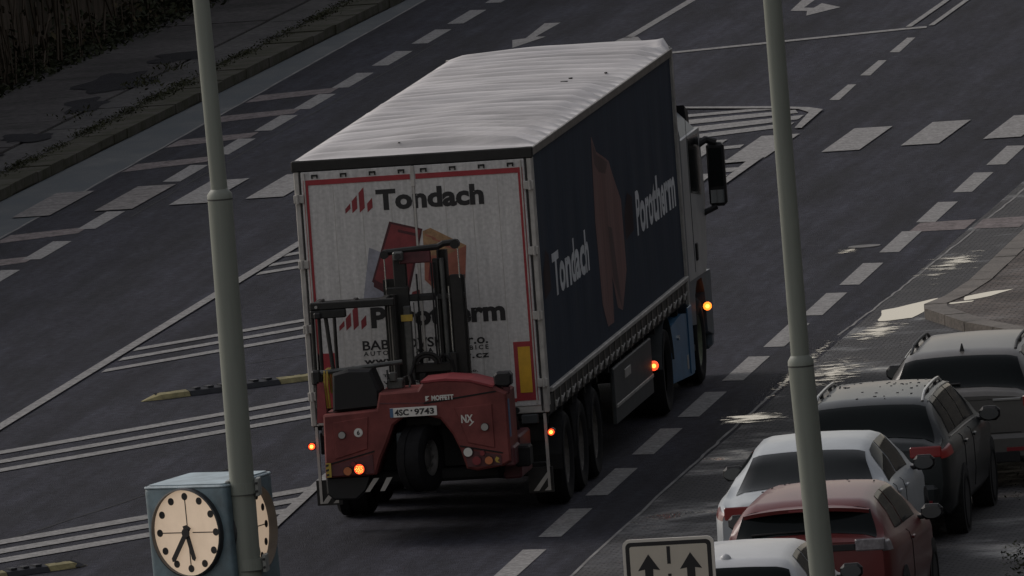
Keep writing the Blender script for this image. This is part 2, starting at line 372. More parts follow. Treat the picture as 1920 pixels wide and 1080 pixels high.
# cracks / seams / patches in the asphalt
def ribbon(pts, wd, z=.004):
    s = MB(); V = []; F = []
    for i, (x, y) in enumerate(pts):
        a = Vector(pts[max(0, i-1)]); b = Vector(pts[min(len(pts)-1, i+1)]); t = (b-a).normalized(); n_ = Vector((-t.y, t.x))*wd/2
        V += [(x-n_.x, y-n_.y, z), (x+n_.x, y+n_.y, z)]
    for i in range(len(pts)-1): F.append((2*i, 2*i+1, 2*i+3, 2*i+2))
    return s.add(V, F)
def jitter(pts, a, n=10):
    out = []
    for i in range(len(pts)-1):
        for k in range(n):
            t = k/n; out.append((pts[i][0]*(1-t)+pts[i+1][0]*t+random.uniform(-a, a), pts[i][1]*(1-t)+pts[i+1][1]*t))
    out.append(pts[-1]); return out
struct('tar_seam', ribbon(jitter([(-4.85, 1.0), (-3.3, 8.2)], .02), .025), 'seam', parent=road)
struct('tar_seam', ribbon(jitter([(-5.05, 21.3), (-4.1, 22.6), (-3.5, 27)], .015), .03), 'seam', parent=road)
struct('tar_seam', ribbon(jitter([(-9.5, 45), (-9.0, 74)], .02, 20), .02), 'seam', parent=road)
struct('pale_joint', ribbon(jitter([(2.2, -60), (2.17, 5), (2.2, 17.5)], .012, 40), .035), 'joint', parent=cob)
struct('pale_joint', ribbon(jitter([(2.22, 20.5), (2.36, 26.5), (2.5, 35.3), (2.62, 45)], .012, 24), .03), 'joint', parent=cob)
struct('pale_joint', ribbon(jitter([(gutx(40)-.02, 40), (gutx(90)-.02, 90)], .015, 60), .035), 'joint', parent=gut)
def blotch(cx, cy, rx, ry, z, n=26, rough=.35, rot=0):
    P = []
    for k in range(n):
        a = 2*math.pi*k/n; r_ = 1+rough*noise.noise(Vector((cx*3+math.cos(a)*1.3, cy*3+math.sin(a)*1.3, 2)))*2
        x, y = rx*r_*math.cos(a), ry*r_*math.sin(a)
        P.append((cx+x*math.cos(rot)-y*math.sin(rot), cy+x*math.sin(rot)+y*math.cos(rot)))
    return MB().flat(P, z)
# ---------------- painted markings (each one a piece of the road)
ZM = dict(lane_dash=.006, crossing_stripe=.014, edge_line=.018, hatch_bar=.010, island_line=.022, stop_line=.010, double_line=.014)
def mark(name, poly, m_='paint', z=None):
    z = z or ZM.get(name, .006)
    return struct(name, MB().flat(poly, z), m_, parent=road)
for i, y in enumerate([-27.4, -23.2, -19, -14.8, -10.55, -6.35, -2.09, 2.29, 6.79, 11.06, 15.36, 19.5, 23.5, 27.52, 31.96, 36.21, 40.6, 44.75, 54.5, 58.7, 62.9, 67.1]):
    x = 1.32 if y < 7 else 1.32+.0095*(y-7)
    mark('lane_dash', [(x, y-.02), (x+.255, y-.12), (x+.25, y+2.85), (x-.01, y+2.95)])
y = 39.0; k = 0
for y in [22.5, 26.7, 30.8, 34.9, 39.0, 43.4, 50.55, 54.8, 58.7, 62.3, 66.0, 69.9, 73.9, 77.6, 81.6, 85.6, 89.6]:
    x = -10.07+.0194*(y-39)
    mark('lane_dash', [(x, y+.05), (x+.25, y-.05), (x+.28, y+2.55), (x+.02, y+2.7)])
for i, x in enumerate((-11.2, -10.15, -9.2, -8.22, -7.2, -6.17, -5.1, -4.05, -3.0, -2.06, -.85, .17, 1.23, 2.3)):
    y0 = 45.95+.25*(x+11.2)
    if i == 13: y0 = 49.2; 
    mark('crossing_stripe', [(x, y0), (x+.5, y0+.0), (x+.57, y0+3.75), (x+.06, y0+3.75)], 'paint_dim' if i in (0, 1) else 'paint')
for y in (57.75, 61.98, 66.1): mark('short_dash', [(-1.69, y+.06), (-1.54, y-.06), (-1.58, y+2.65), (-1.7, y+2.7)])
# solid edge of the hatched island, left and right
mark('edge_line', [(-7.3, -12), (-7.15, -12.2), (-6.82, 14.4), (-6.44, 37.9), (-6.30, 46), (-6.42, 46), (-6.56, 38.8), (-6.95, 15.2)])
mark('edge_line', [(-1.80, -6.0), (-1.67, -6.2), (-1.93, 6), (-2.0, 46), (-2.13, 46), (-2.06, 6)])
# hatch bars in groups of three
def hatch(y0, x0, slope, th=.46, xr=-2.06, xl=None):
    xl = -6.62 if xl is None else xl
    mark('hatch_bar', [(xl, y0), (xr, y0+slope*(xr-xl)), (xr, y0+th+slope*(xr-xl)), (xl, y0+th)])
for y0 in (21.5, 22.95, 24.22): hatch(y0, 0, 1.6)
for y0 in (8.15, 9.45, 10.85): hatch(y0, 0, 1.53, .52, xl=-6.82)
for y0 in (-4.85, -3.6, -2.35): hatch(y0, 0, 1.44, .62, xl=-6.9, xr=-1.97)
for y0 in (34.3, 35.5, 36.9): hatch(y0, 0, 1.5, .46, xl=-6.46)
# island tip beyond the truck
mark('island_line', [(-4.6, 58.9), (-3.6, 57.97), (-2.39, 57.12), (-1.84, 56.53), (-1.59, 56.0), (-1.56, 52.88), (-1.66, 52.95), (-1.74, 55.6), (-1.95, 56.3), (-2.2, 56.6), (-3.58, 57.68), (-4.6, 58.6)])
for p in ([(-4.4, 56.1), (-3.45, 56.75), (-2.5, 57.05), (-2.2, 56.7), (-3.4, 56.25), (-4.4, 55.5)],
          [(-4.4, 55.0), (-3.36, 55.75), (-2.0, 56.35), (-1.9, 55.75), (-3.25, 54.95), (-4.4, 54.2)],
          [(-4.4, 53.5), (-3.14, 54.45), (-1.78, 55.35), (-1.78, 54.6), (-3.05, 53.5), (-4.4, 52.5)],
          [(-3.8, 52.2), (-2.98, 53.05), (-1.78, 54.1), (-1.78, 53.4), (-2.95, 52.3), (-3.8, 51.4)]):
    mark('hatch_bar', p)
mark('hatch_bar', [(-3.0, 50.3), (-2.1, 50.75), (-2.1, 50.2), (-3.0, 49.8)])
mark('island_line', [(-2.12, 48.1), (-1.58, 48.13), (-1.64, 43.7), (-1.74, 44.7), (-1.75, 47.65), (-2.12, 47.56)])
mark('hatch_bar', [(-1.97, 46.9), (-1.76, 46.87), (-1.77, 46.2), (-1.94, 46.2)])
mark('hatch_bar', [(-1.97, 45.7), (-1.78, 45.7), (-1.77, 45.1), (-1.94, 45.1)])
# lines and arrows at the far side of the junction
mark('stop_line', [(-6.0, 68.3), (-5.01, 68.56), (-1.93, 70.37), (-1.59, 70.5), (-1.62, 70.85), (-1.95, 70.72), (-5.03, 68.93), (-6.0, 68.65)])
mark('double_line', [(-1.93, 70.9), (-1.84, 70.9), (-1.55, 92), (-1.64, 92)])
mark('double_line', [(-1.60, 70.9), (-1.52, 70.9), (-1.28, 92), (-1.37, 92)])
mark('turn_arrow', [(-4.10, 79.6), (-4.14, 78.0), (-4.09, 75.86), (-3.97, 75.68), (-3.82, 75.58), (-3.73, 74.6), (-3.37, 75.94), (-3.75, 77.01), (-3.78, 76.15), (-3.94, 76.3), (-3.93, 79.6)])
mark('turn_arrow', [(-7.86, 73.39), (-7.67, 71.79), (-7.41, 73.68), (-7.57, 73.81), (-7.51, 76.41), (-7.75, 76.46), (-7.69, 73.6)])
mark('solid_line', [(-6.13, 72.4), (-6.0, 72.4), (-5.6, 92), (-5.75, 92)])
mark('arrow_head', [(-6.22, 71.2), (-6.18, 72.13), (-6.11, 72.61), (-5.93, 72.4), (-5.75, 71.4), (-5.9, 71.0)])
# pale transverse bands in the bay strips
for y0 in (64.95, 61.4, 57.4, 53.5, 42.6, 38.4):
    x1 = -10.07+.0194*(y0-39)+.12
    mark('bay_band', [(gutx(y0)+.02, y0-.75), (x1, y0+.2), (x1, y0+1.15), (gutx(y0)+.06, y0+.55)], 'paint_worn', .005)
mark('bay_band', [(1.64, 34.75), (2.35, 34.7), (2.36, 36.1), (1.66, 36.1)], 'paint_worn', .005)
struct('bay_band', MB().flat([(2.45, 34.7), (3.05, 34.5), (3.05, 36.1), (2.45, 36.1)], .005), 'paint_worn', parent=cob)
# shallow manhole
mh = MB().disc((1.27, 33.0, .006), .2, 'z', .01, 24, rx=.2); struct('manhole_cover', mh, 'joint', parent=road)

# ---------------- puddles
def puddle(poly, z, nm='puddle', par=None):
    P = []
    n = len(poly)
    for i in range(n):
        for k in range(6):
            t = k/6; x = poly[i][0]*(1-t)+poly[(i+1) % n][0]*t; y = poly[i][1]*(1-t)+poly[(i+1) % n][1]*t
            d = noise.noise(Vector((x*4, y*1.5, 5)))
            P.append((x+.05*d, y+.28*d))
    o = struct(nm, MB().flat(P, z), 'puddle', parent=par); return o
puddle([(2.42, 23.5), (2.72, 24.2), (2.96, 24.7), (2.97, 22.9), (2.9, 22.2), (2.55, 22.1)], .006)
def film(name, poly_pts, scale, lo, hi, seed=0, z=.0085, rough=.06, stretch=(1, 1, 1), par=None):
    """thin standing water: a mask of noise times a soft falloff leaves ragged shallow patches"""
    M = bpy.data.materials.new(name); M.use_nodes = True
    n = M.node_tree.nodes; l = M.node_tree.links; b = n['Principled BSDF']; out = n['Material Output']
    b.inputs['Base Color'].default_value = (.03, .03, .03, 1); b.inputs['Roughness'].default_value = rough
    tc = n.new('ShaderNodeTexCoord'); mp = n.new('ShaderNodeMapping'); mp.inputs['Location'].default_value = (seed, seed*.7, 0); mp.inputs['Scale'].default_value = stretch
    t = n.new('ShaderNodeTexNoise'); t.inputs['Scale'].default_value = scale; t.inputs['Detail'].default_value = 9; t.inputs['Roughness'].default_value = .68
    l.new(tc.outputs['Object'], mp.inputs[0]); l.new(mp.outputs[0], t.inputs['Vector'])
    g_ = n.new('ShaderNodeTexGradient'); g_.gradient_type = 'SPHERICAL'
    m2 = n.new('ShaderNodeMapping'); m2.inputs['Location'].default_value = (-1, -1, 0); m2.inputs['Scale'].default_value = (2, 2, 0)
    l.new(tc.outputs['Generated'], m2.inputs[0]); l.new(m2.outputs[0], g_.inputs[0])
    a = n.new('ShaderNodeMath'); a.operation = 'MULTIPLY_ADD'; a.inputs[1].default_value = .42; a.inputs[2].default_value = -.21
    l.new(g_.outputs['Fac'], a.inputs[0]); ad = n.new('ShaderNodeMath'); ad.operation = 'ADD'; l.new(a.outputs[0], ad.inputs[0]); l.new(t.outputs[0], ad.inputs[1])
    gate = n.new('ShaderNodeMath'); gate.operation = 'GREATER_THAN'; gate.inputs[1].default_value = .02; l.new(g_.outputs['Fac'], gate.inputs[0])
    mr = n.new('ShaderNodeMapRange'); mr.inputs[1].default_value = lo; mr.inputs[2].default_value = hi; l.new(ad.outputs[0], mr.inputs[0])
    mu = n.new('ShaderNodeMath'); mu.operation = 'MULTIPLY'; l.new(mr.outputs[0], mu.inputs[0]); l.new(gate.outputs[0], mu.inputs[1])
    tr_ = n.new('ShaderNodeBsdfTransparent'); mx = n.new('ShaderNodeMixShader')
    l.new(mu.outputs[0], mx.inputs[0]); l.new(tr_.outputs[0], mx.inputs[1]); l.new(b.outputs[0], mx.inputs[2]); l.new(mx.outputs[0], out.inputs[0])
    K[name] = M
    return struct('wet_film', MB().flat(poly_pts, z), name, parent=par)
def rect(x0, x1, y0, y1, sk=0): return [(x0, y0), (x1, y0+sk), (x1, y1+sk), (x0, y1)]
film('water_a', rect(2.12, 3.2, 18.2, 23.2), 3.4, .55, .68, 1, stretch=(1.0, 1.3, 1), rough=.1)
film('water_b', rect(1.98, 2.42, 8.0, 25.0), 6.5, .60, .76, 5, z=.0095, stretch=(1.6, .8, 1))
film('water_c', rect(1.5, 3.0, 9.1, 11.3, .4), 3.2, .55, .66, 9, stretch=(.8, 1.6, 1))
film('water_d', rect(1.7, 3.6, 11.5, 19.5), 4.0, .60, .72, 13, stretch=(1, 1.2, 1), rough=.12)
film('water_e', rect(2.0, 3.4, 25.0, 34.0), 2.2, .60, .72, 17, stretch=(1, 1.2, 1), rough=.15)
film('water_f', rect(.8, 1.5, 31.0, 34.5), 2.5, .62, .70, 21, stretch=(.8, 1.2, 1))
film('water_g', rect(2.2, 4.6, -6, 9), 6.0, .62, .78, 25, stretch=(1, 1.2, 1), rough=.22)
# ---------------- left pavement: slabs, kerb stones
def quad_prism(c, z0, z1):
    s = MB(); V = [(x, y, z0) for x, y in c]+[(x, y, z1) for x, y in c]
    return s.add(V, [(0, 1, 2, 3), (4, 5, 6, 7), (0, 1, 5, 4), (1, 2, 6, 5), (2, 3, 7, 6), (3, 0, 4, 7)])
pave = struct('pavement', strip(lambda y: wallx(y)-.3, kback, .085), 'soil')
y = 30.; i = 0
while y < 100:
    L_ = random.choice((3.4, 4.6, 5.2)); y1 = y+L_
    j = .035; dz = random.uniform(-.006, .006)
    c = [(swj(y+j)+.035, y+j), (kback(y+j)-.03, y+j), (kback(y1)-.03, y1), (swj(y1)+.035, y1)]
    struct('paving_slab', quad_prism(c, .05, .12+dz), 'slab', parent=pave)
    y = y1
y = 28.
while y < 100:
    L_ = random.choice((4.4, 5.6, 9.)); y1 = y+L_; j = .05
    c = [(wallx(y)+.0, y+j), (swj(y)-.035, y+j), (swj(y1)-.035, y1), (wallx(y1), y1)]
    struct('paving_slab', quad_prism(c, .05, .118+random.uniform(-.005, .005)), 'slab2', parent=pave)
    y = y1
kb = struct('kerb', strip(lambda y: kback(y)+.0, lambda y: kfront(y)-.02, .02), 'soil')
y = 30.
while y < 96:
    y1 = y+1.0; j = .02; o_ = random.uniform(-.012, .012)
    c = [(kback(y)+.02, y+j), (kfront(y)-.02+o_, y+j), (kfront(y1)-.02+o_, y1), (kback(y1)+.02, y1)]
    struct('kerb_stone', quad_prism(c, 0, .135+random.uniform(-.012, .012)), 'mosskerb', parent=kb)
    y = y1
# damp stains on pavement
for a in [(-12.9, 68.3, .45, 1.6), (-12.75, 64.2, .28, 1.3), (-12.85, 58.5, .3, .8), (-12.6, 72.5, .4, 1.0), (-13.0, 55.5, .25, .5)]:
    struct('damp_stain', blotch(*a, .1275, rough=.5), 'asphalt_patch', parent=pave)
# ---------------- right pavement
rp = [(3.02, 22.6), (3.09, 22.0), (3.75, 19.9), (4.6, 18.0), (7.2, 17.2), (14, 17), (14, 200), (4.9, 200), (3.62, 60), (3.28, 33), (3.27, 25.6), (3.17, 23.6)]
sw = struct('pavement', MB().prism([(x+.12, y+.05) for x, y in rp], 'z', -.01, .115), 'sidewalk_mosaic')
kr = struct('kerb', MB().prism([(x+.05, y+.02) for x, y in rp[:8]]+[(5.1, 200), (3.8, 60), (3.5, 33), (3.48, 25.6), (3.38, 23.6)], 'z', -.01, .06), 'soil')
edge = [(4.9, 200), (3.62, 60), (3.28, 33), (3.27, 25.6), (3.17, 23.6), (3.02, 22.6), (3.09, 22.0), (3.75, 19.9), (4.6, 18.0), (7.2, 17.2), (12, 17)]
for i in range(1, len(edge)-1):
    a = Vector(edge[i]); b = Vector(edge[i+1]); L_ = (b-a).length; n_ = max(1, round(L_/1.0)); t = (b-a).normalized(); pn = Vector((-t.y, t.x))
    if pn.dot(Vector((8, 25))-a) < 0: pn = -pn
    for k in range(n_):
        p0 = a+t*(L_*k/n_+.012); p1 = a+t*(L_*(k+1)/n_-.012)
        c = [tuple(p0), tuple(p1), tuple(p1+pn*.27), tuple(p0+pn*.27)]
        struct('kerb_stone', quad_prism(c, -.01, .125+random.uniform(-.004, .004)), 'kerb', parent=kr)
puddle([(3.42, 23.35), (3.7, 23.9), (3.95, 24.1), (3.75, 23.3), (3.5, 23.0)], .1185)
puddle([(3.3, 22.75), (3.62, 22.9), (3.58, 22.6), (3.35, 22.45)], .1185)

# ---------------- unseen house row, added on the right to shade car and trailer sides
bt = thing('unseen_shading_houses', 'unseen plastered house row added on the right to darken the car and trailer sides', 'building', (24, 40, 0))
part('wall', MB().box(0, 12, -150, 620, -.02, 15), 'houseplaster', bt)
part('roof', MB().prism([(-.6, 15), (12.6, 15), (6, 20)], 'y', -150.4, 620.4), 'houseroof', bt)
for q in range(30):
    for z in (1.2, 4.8, 8.2, 11.6):
        y = -146+q*10.8
        w_ = part('window', MB().box(-.06, .02, y, y+1.4, z, z+2.0), 'glass', bt); part('frame', MB().box(-.08, -.061, y-.08, y+1.48, z-.1, z-.0).box(-.08, -.061, y+.66, y+.74, z, z+2.0), 'houseframe', w_)
# ---------------- vegetation: leaf clumps
def leaves(name, n, fn, size, m_, up=0, flat_=False):
    V = []; F = []
    for k in range(n):
        x, y, z = fn(); a = random.uniform(0, 6.28); s_ = size*random.uniform(.5, 1.4)
        d = Vector((math.cos(a), math.sin(a), random.uniform(-.3, 1.0)+up)).normalized(); e = d.cross(Vector((random.uniform(-1, 1), random.uniform(-1, 1), 1))).normalized()
        p = Vector((x, y, z)); o = len(V)
        V += [p, p+d*s_*.5+e*s_*.22, p+d*s_, p+d*s_*.5-e*s_*.22]; F.append((o, o+1, o+2, o+3))
    return MB().add(V, F)
def wall_base():
    y = random.uniform(55, 98); h = random.random()**2*.45
    return (wallx(y)+.06+random.random()**1.6*(.45-h*.5), y, .1+h)
struct('wall_foot_weeds', leaves('w', 8000, wall_base, .11, 'leaf'), 'leaf', kind='stuff', label='dark weeds growing along the foot of the old wall')
def kerbw():
    while True:
        y = random.uniform(42, 96)
        if noise.noise(Vector((y*.55, 3, 1))) > random.uniform(-.35, .35): break
    return (kback(y)+random.gauss(.03, .08), y, .11+random.random()**2*.06)
struct('kerb_weeds', leaves('w', 15000, kerbw, .042, 'grass'), 'grass', kind='stuff', label='mossy grass tufts sprouting in the joint behind the kerb')
def jw():
    y0 = random.choice((66.6, 67.0, 69.4, 61.5)); return (swj(y0)+random.gauss(.15, .14), y0+random.gauss(0, .35), .12+random.random()*.12)
struct('pavement_tufts', leaves('w', 260, jw, .06, 'grass', up=.6), 'grass', kind='stuff', label='small grass tufts in the pavement joint behind the lamp post')
def cobw():
    while True:
        x = random.uniform(5.9, 8.5); y = random.uniform(-20, 6)
        if noise.noise(Vector((x*1.2, y*.25, 9)))*.8+ (x-7.0)*.35 > random.uniform(-.1, .5): break
    return (x, y, .0)
struct('cobble_grass', leaves('w', 16000, cobw, .045, 'leaf'), 'leaf', kind='stuff', label='low grass growing between the cobbles right of the parked cars')

# ---------------- old retaining wall with hanging creepers
wl = thing('retaining_wall', 'dark old wall hung with dry creepers behind the far pavement', 'wall', (wallx(75), 75, 0))
def wl_local(V): return [(x-wallx(75), y-75, z) for x, y, z in V]
ms = MB(); V = []; F = []
yy = [20+1.0*i for i in range(96)]; zz = [-.05, .25, .6, 1.0, 1.5, 2.2, 3.2, 4.5, 6.0]
for y in yy:
    for z in zz: V.append((wallx(y)+.10*noise.noise(Vector((y*.9, z*.9, 0)))-.03*z*.5, y, z))
nz_ = len(zz)
for i in range(len(yy)-1):
    for k in range(nz_-1): F.append((i*nz_+k, i*nz_+k+1, (i+1)*nz_+k+1, (i+1)*nz_+k))
n0 = len(V)
for y in (20, 115): V += [(wallx(y), y, 6.0), (wallx(y)-.6, y, 6.0), (wallx(y)-.6, y, 0)]
F.append((n0, n0+1, n0+4, n0+3)); F.append((n0+1, n0+2, n0+5, n0+4))
part('wall_face', ms.add(wl_local(V), F), 'wall', wl, smooth='all')
cr = MB()
for k in range(420):
    y = random.uniform(56, 97); x = wallx(y)+.12+random.random()*.16; z = random.uniform(.6, 3.2); L_ = random.uniform(.4, 1.5)
    z1 = max(.15, z-L_); pts = [(x-wallx(75), y-75, z), (x-wallx(75)+random.uniform(0, .06), y-75+random.uniform(-.25, .25), (z+z1)/2), (x-wallx(75)+random.uniform(0, .1), y-75+random.uniform(-.4, .4), z1)]
    cr.tube(pts, random.uniform(.008, .022), 4, False)
c = part('creeper_stems', cr, 'twig', wl); c['kind'] = 'stuff'
def wleaf():
    y = random.uniform(56, 97); z = random.uniform(.1, 3.2)
    while noise.noise(Vector((y*.8, z*.5, 4))) < random.uniform(-.3, .3): y = random.uniform(56, 97); z = random.uniform(.1, 3.2)
    return (wallx(y)-wallx(75)+.1+random.random()*.14, y-75, z)
c = part('creeper_leaves', leaves('l', 4500, wleaf, .13, 'leaf', up=-1.2), 'leaf', wl); c['kind'] = 'stuff'
c = part('dry_leaves', leaves('l', 1800, wleaf, .15, 'leaf_dry', up=-1.6), 'leaf_dry', wl); c['kind'] = 'stuff'

# ---------------- yellow and black rubber lane dividers
def divider(name, x0, y0, dx, dy, segs, label):
    t = thing(name, label, 'lane divider', (x0, y0, 0), math.atan2(dy, dx), 'rubber lane dividers on the hatched island')
    L_ = math.hypot(dx, dy)/len(segs)
    for i, s_ in enumerate(segs):
        a = i*L_; b = a+L_-.012; first = i == 0; last = i == len(segs)-1
        V = []; prof = [(-.10, 0), (-.07, .055), (0, .075), (.07, .055), (.10, 0)]
        sta = [(a, .05 if first else 1), (a+(.22 if first else .02), 1), (b-(.22 if last else .02), 1), (b, .05 if last else 1)]
        for sx, sc in sta: V += [(sx, py*max(sc, .2), .004+pz*sc) for py, pz in prof]
        F = [(r*5+k, r*5+k+1, (r+1)*5+k+1, (r+1)*5+k) for r in range(3) for k in range(4)]+[(0, 1, 2, 3, 4), (19, 18, 17, 16, 15)]+[(r*5, r*5+4, (r+1)*5+4, (r+1)*5) for r in range(3)]
        part('divider_segment', MB().add(V, F), 'divyellow' if s_ == 'y' else 'divblack', t)
        if s_ == 'y':
            bb = MB()
            for q in (.35, .62):
                u = a+(b-a)*q; bb.add([(u, -.097, .012), (u+.14, -.097, .012), (u+.02, .0, .083), (u-.06, .0, .083)], [(0, 1, 2, 3)])
            part('black_chevron', bb, 'divblack', t)
        else:
            bb = MB()
            for q in (.2, .5, .8): bb.box(a+(b-a)*q-.04, a+(b-a)*q+.04, -.05, .05, .07, .09)
            part('rubber_stud', bb, 'divblack', t)
divider('rubber_lane_divider', -5.56, 17.3, 3.3, 2.9, 'ybbybby', 'yellow and black rubber lane divider on the asphalt left of the trailer')
divider('rubber_lane_divider', -5.42, -4.15, 1.95, 1.95, 'ybyby', 'yellow and black rubber lane divider at the bottom left corner')

# ------------------------------------------------------------------ wheels
def tyre_mesh(r, wd, rin, nm='tyre'):
    s = MB(); n = 36; prof = [(-wd*.42, rin), (-wd*.5, rin+(r-rin)*.35), (-wd*.5, r-.05), (-wd*.40, r-.008), (-wd*.13, r), (-wd*.12, r-.012), (wd*.12, r-.012), (wd*.13, r), (wd*.40, r-.008), (wd*.5, r-.05), (wd*.5, rin+(r-rin)*.35), (wd*.42, rin)]
    V = []; F = []; m_ = len(prof)
    for k in range(n):
        a = 2*math.pi*k/n
        for x, q in prof: V.append((x, q*math.cos(a), q*math.sin(a)))
    for k in range(n):
        for j in range(m_-1): F.append((k*m_+j, k*m_+j+1, ((k+1) % n)*m_+j+1, ((k+1) % n)*m_+j))
    return s.add(V, F).mesh(nm, K['rubber'], True)
def truck_rim(rin, wd, m_='rimdark'):
    s = MB(); n = 30
    prof = [(wd*.42, rin), (wd*.36, rin-.02), (wd*.2, rin-.05), (wd*.12, rin*.55), (wd*.30, rin*.5), (wd*.34, rin*.2), (wd*.34, 0.001)]
    V = []; F = []; p = len(prof)
    for k in range(n):
        a = 2*math.pi*k/n
        for x, q in prof: V.append((x, q*math.cos(a), q*math.sin(a)))
    for k in range(n):
        for j in range(p-1): F.append((k*p+j, k*p+j+1, ((k+1) % n)*p+j+1, ((k+1) % n)*p+j))
    s.add(V, F)
    for k in range(10):
        a = 2*math.pi*k/10; s.disc((wd*.2, rin*.68*math.cos(a), rin*.68*math.sin(a)), .02, 'x', .05, 8)
    return s.mesh('rim', K[m_], True)
def car_rim(r, wd):
    s = MB(); n = 30
    for (xa, ra), (xb, rb) in [((wd*.45, r), (wd*.40, r*.90)), ((wd*.40, r*.9), (wd*.05, r*.86))]:
        V = []; F = []
        for k in range(n):
            a = 2*math.pi*k/n; V += [(xa, ra*math.cos(a), ra*math.sin(a)), (xb, rb*math.cos(a), rb*math.sin(a))]
        for k in range(n): F.append((2*k, 2*k+1, (2*k+3) % (2*n), (2*k+2) % (2*n)))
        s.add(V, F)
    for k in range(5):
        a = 2*math.pi*k/5
        for da in (-.12, .12):
            d = Vector((0, math.cos(a+da), math.sin(a+da))); e = Vector((0, -math.sin(a+da), math.cos(a+da)))*.018
            p0 = d*.05; p1 = d*(r*.9); x0 = Vector((wd*.30, 0, 0)); x1 = Vector((wd*.40, 0, 0)); x2 = Vector((wd*.2, 0, 0))
            s.add([p0-e+x0, p0+e+x0, p1+e+x1, p1-e+x1, p0-e+x2, p0+e+x2, p1+e+x2, p1-e+x2], [(0, 1, 2, 3), (0, 1, 5, 4), (1, 2, 6, 5), (2, 3, 7, 6), (3, 0, 4, 7), (4, 5, 6, 7)])
    s.disc((wd*.3, 0, 0), .06, 'x', .06, 14)
    return s.mesh('rim', K['carrim'], True)
TY_T = tyre_mesh(.50, .38, .29); RM_T = truck_rim(.29, .38); RM_G = truck_rim(.29, .32, 'rimgreen'); RM_S = truck_rim(.29, .5, 'rim')
TY_D = tyre_mesh(.50, .60, .29, 'tyre'); TY_F = tyre_mesh(.50, .32, .29)
TY_C = tyre_mesh(.325, .215, .215); RM_C = car_rim(.22, .215)
TY_L = tyre_mesh(.36, .26, .20); RM_L = truck_rim(.20, .26, 'rim')
def wheel(parent, loc, side, ty, rm):
    o = link('wheel', ty, parent, loc, (0, 0, 0 if side > 0 else math.pi)); link('rim', rm, o); return o

# ------------------------------------------------------------------ the trailer
W = 1.275; L = 13.6
TO = Vector((0, 3.0, 0))
tr = thing('curtain_side_trailer', 'long curtain sided trailer with white rear doors, navy side and pale rippled roof', 'trailer', TO)
class TL:      # trailer-local: shift world meshes to the empty
    pass
def tpart(name, mb, m_, parent=tr, smooth=False, off=TO, label=None):
    mb.v = [(x-off.x, y-off.y, z-off.z) for x, y, z in mb.v]
    return part(name, mb, m_, parent, smooth, label)
# roof tarpaulin: rippled sheet, pulled up at the front right corner
def roofz(x, y):
    t = y/L
    ph = y*11.8+3.0*noise.noise(Vector((x*.22, y*.3, 0)))*2+.8*noise.noise(Vector((x*1.2, y*1.1, 7)))
    amp = .021+.016*noise.noise(Vector((x*.6, y*.35, 3)))
    q = (ph/(2*math.pi)) % 1.0; saw = q/.27 if q < .27 else (1-q)/.73          # steep side faces the rear, long side runs forward
    saw = saw*saw*(3-2*saw)
    amp *= 4.6*min(1, y/.5)*min(1, (W-abs(x))/.25+.1)
    z = 3.965+.030*math.cos(x/W*1.5)*min(1, y/.3)+amp*(saw-.3)
    z += .012*noise.noise(Vector((x*1.1+4, y*2.2, 1)))*min(1, y/.5)
    z += .02*max(0, t-.9)/.1*(.4+.6*math.sin((x+1.2)*1.1))
    z += .12*max(0, (x/W-.80)/.20)**1.5*max(0, (t-.94)/.06)
    edge = min(W-abs(x), .03)/.03
    return z*edge+3.955*(1-edge)
s = MB(); nx, ny = 36, 420; V = []; F = []
for j in range(ny+1):
    for i in range(nx+1):
        x = -W+2*W*i/nx; y = .0+L*j/ny; V.append((x*1.0, y, roofz(x, y)))
for j in range(ny):
    for i in range(nx): a = j*(nx+1)+i; F.append((a, a+1, a+nx+2, a+nx+1))
roof = tpart('roof_tarpaulin', s.add(V, F), 'tarp', smooth='all')
sp = MB()
for x, y, r_ in ((.66, 8.5, .04), (.72, 8.62, .022), (.58, 8.42, .02), (.95, 7.4, .014), (1.0, 9.6, .016), (-.4, 3.2, .014), (.6, 1.3, .012), (.75, 1.6, .012), (-.2, .6, .012)):
    zz_ = roofz(x, y); tpart('fallen_leaf', MB().prism([(x-r_, y), (x, y-r_*1.5), (x+r_, y+.01), (x+.1*r_, y+r_*2)], 'z', zz_, zz_+r_*.8), 'darkmetal', roof)
# hem of the roof sheet + rails
tpart('roof_rail', MB().box(W-.03, W+.018, 0, L, 3.86, 3.955, .01), 'railbrown')
tpart('roof_rail', MB().box(-W-.018, -W+.03, 0, L, 3.86, 3.955, .01), 'railbrown')
s = MB().box(W+.018, W+.024, .1, L, 3.945, 3.957); tpart('roof_rail_edge', s, 'raillight')
tpart('rear_header', MB().box(-W-.02, W+.02, -.03, .06, 3.845, 3.965, .012), 'darkmetal')
tpart('front_bulkhead', MB().box(-W, W, L-.05, L, 1.1, 3.98), 'whiteframe')
tpart('front_corner_post', MB().box(W-.03, W+.022, L-.06, L+.02, 1.05, 3.96, .01), 'raillight')
tpart('load_floor', MB().box(-W+.02, W-.02, .02, L-.02, 1.08, 1.18), 'chassis')
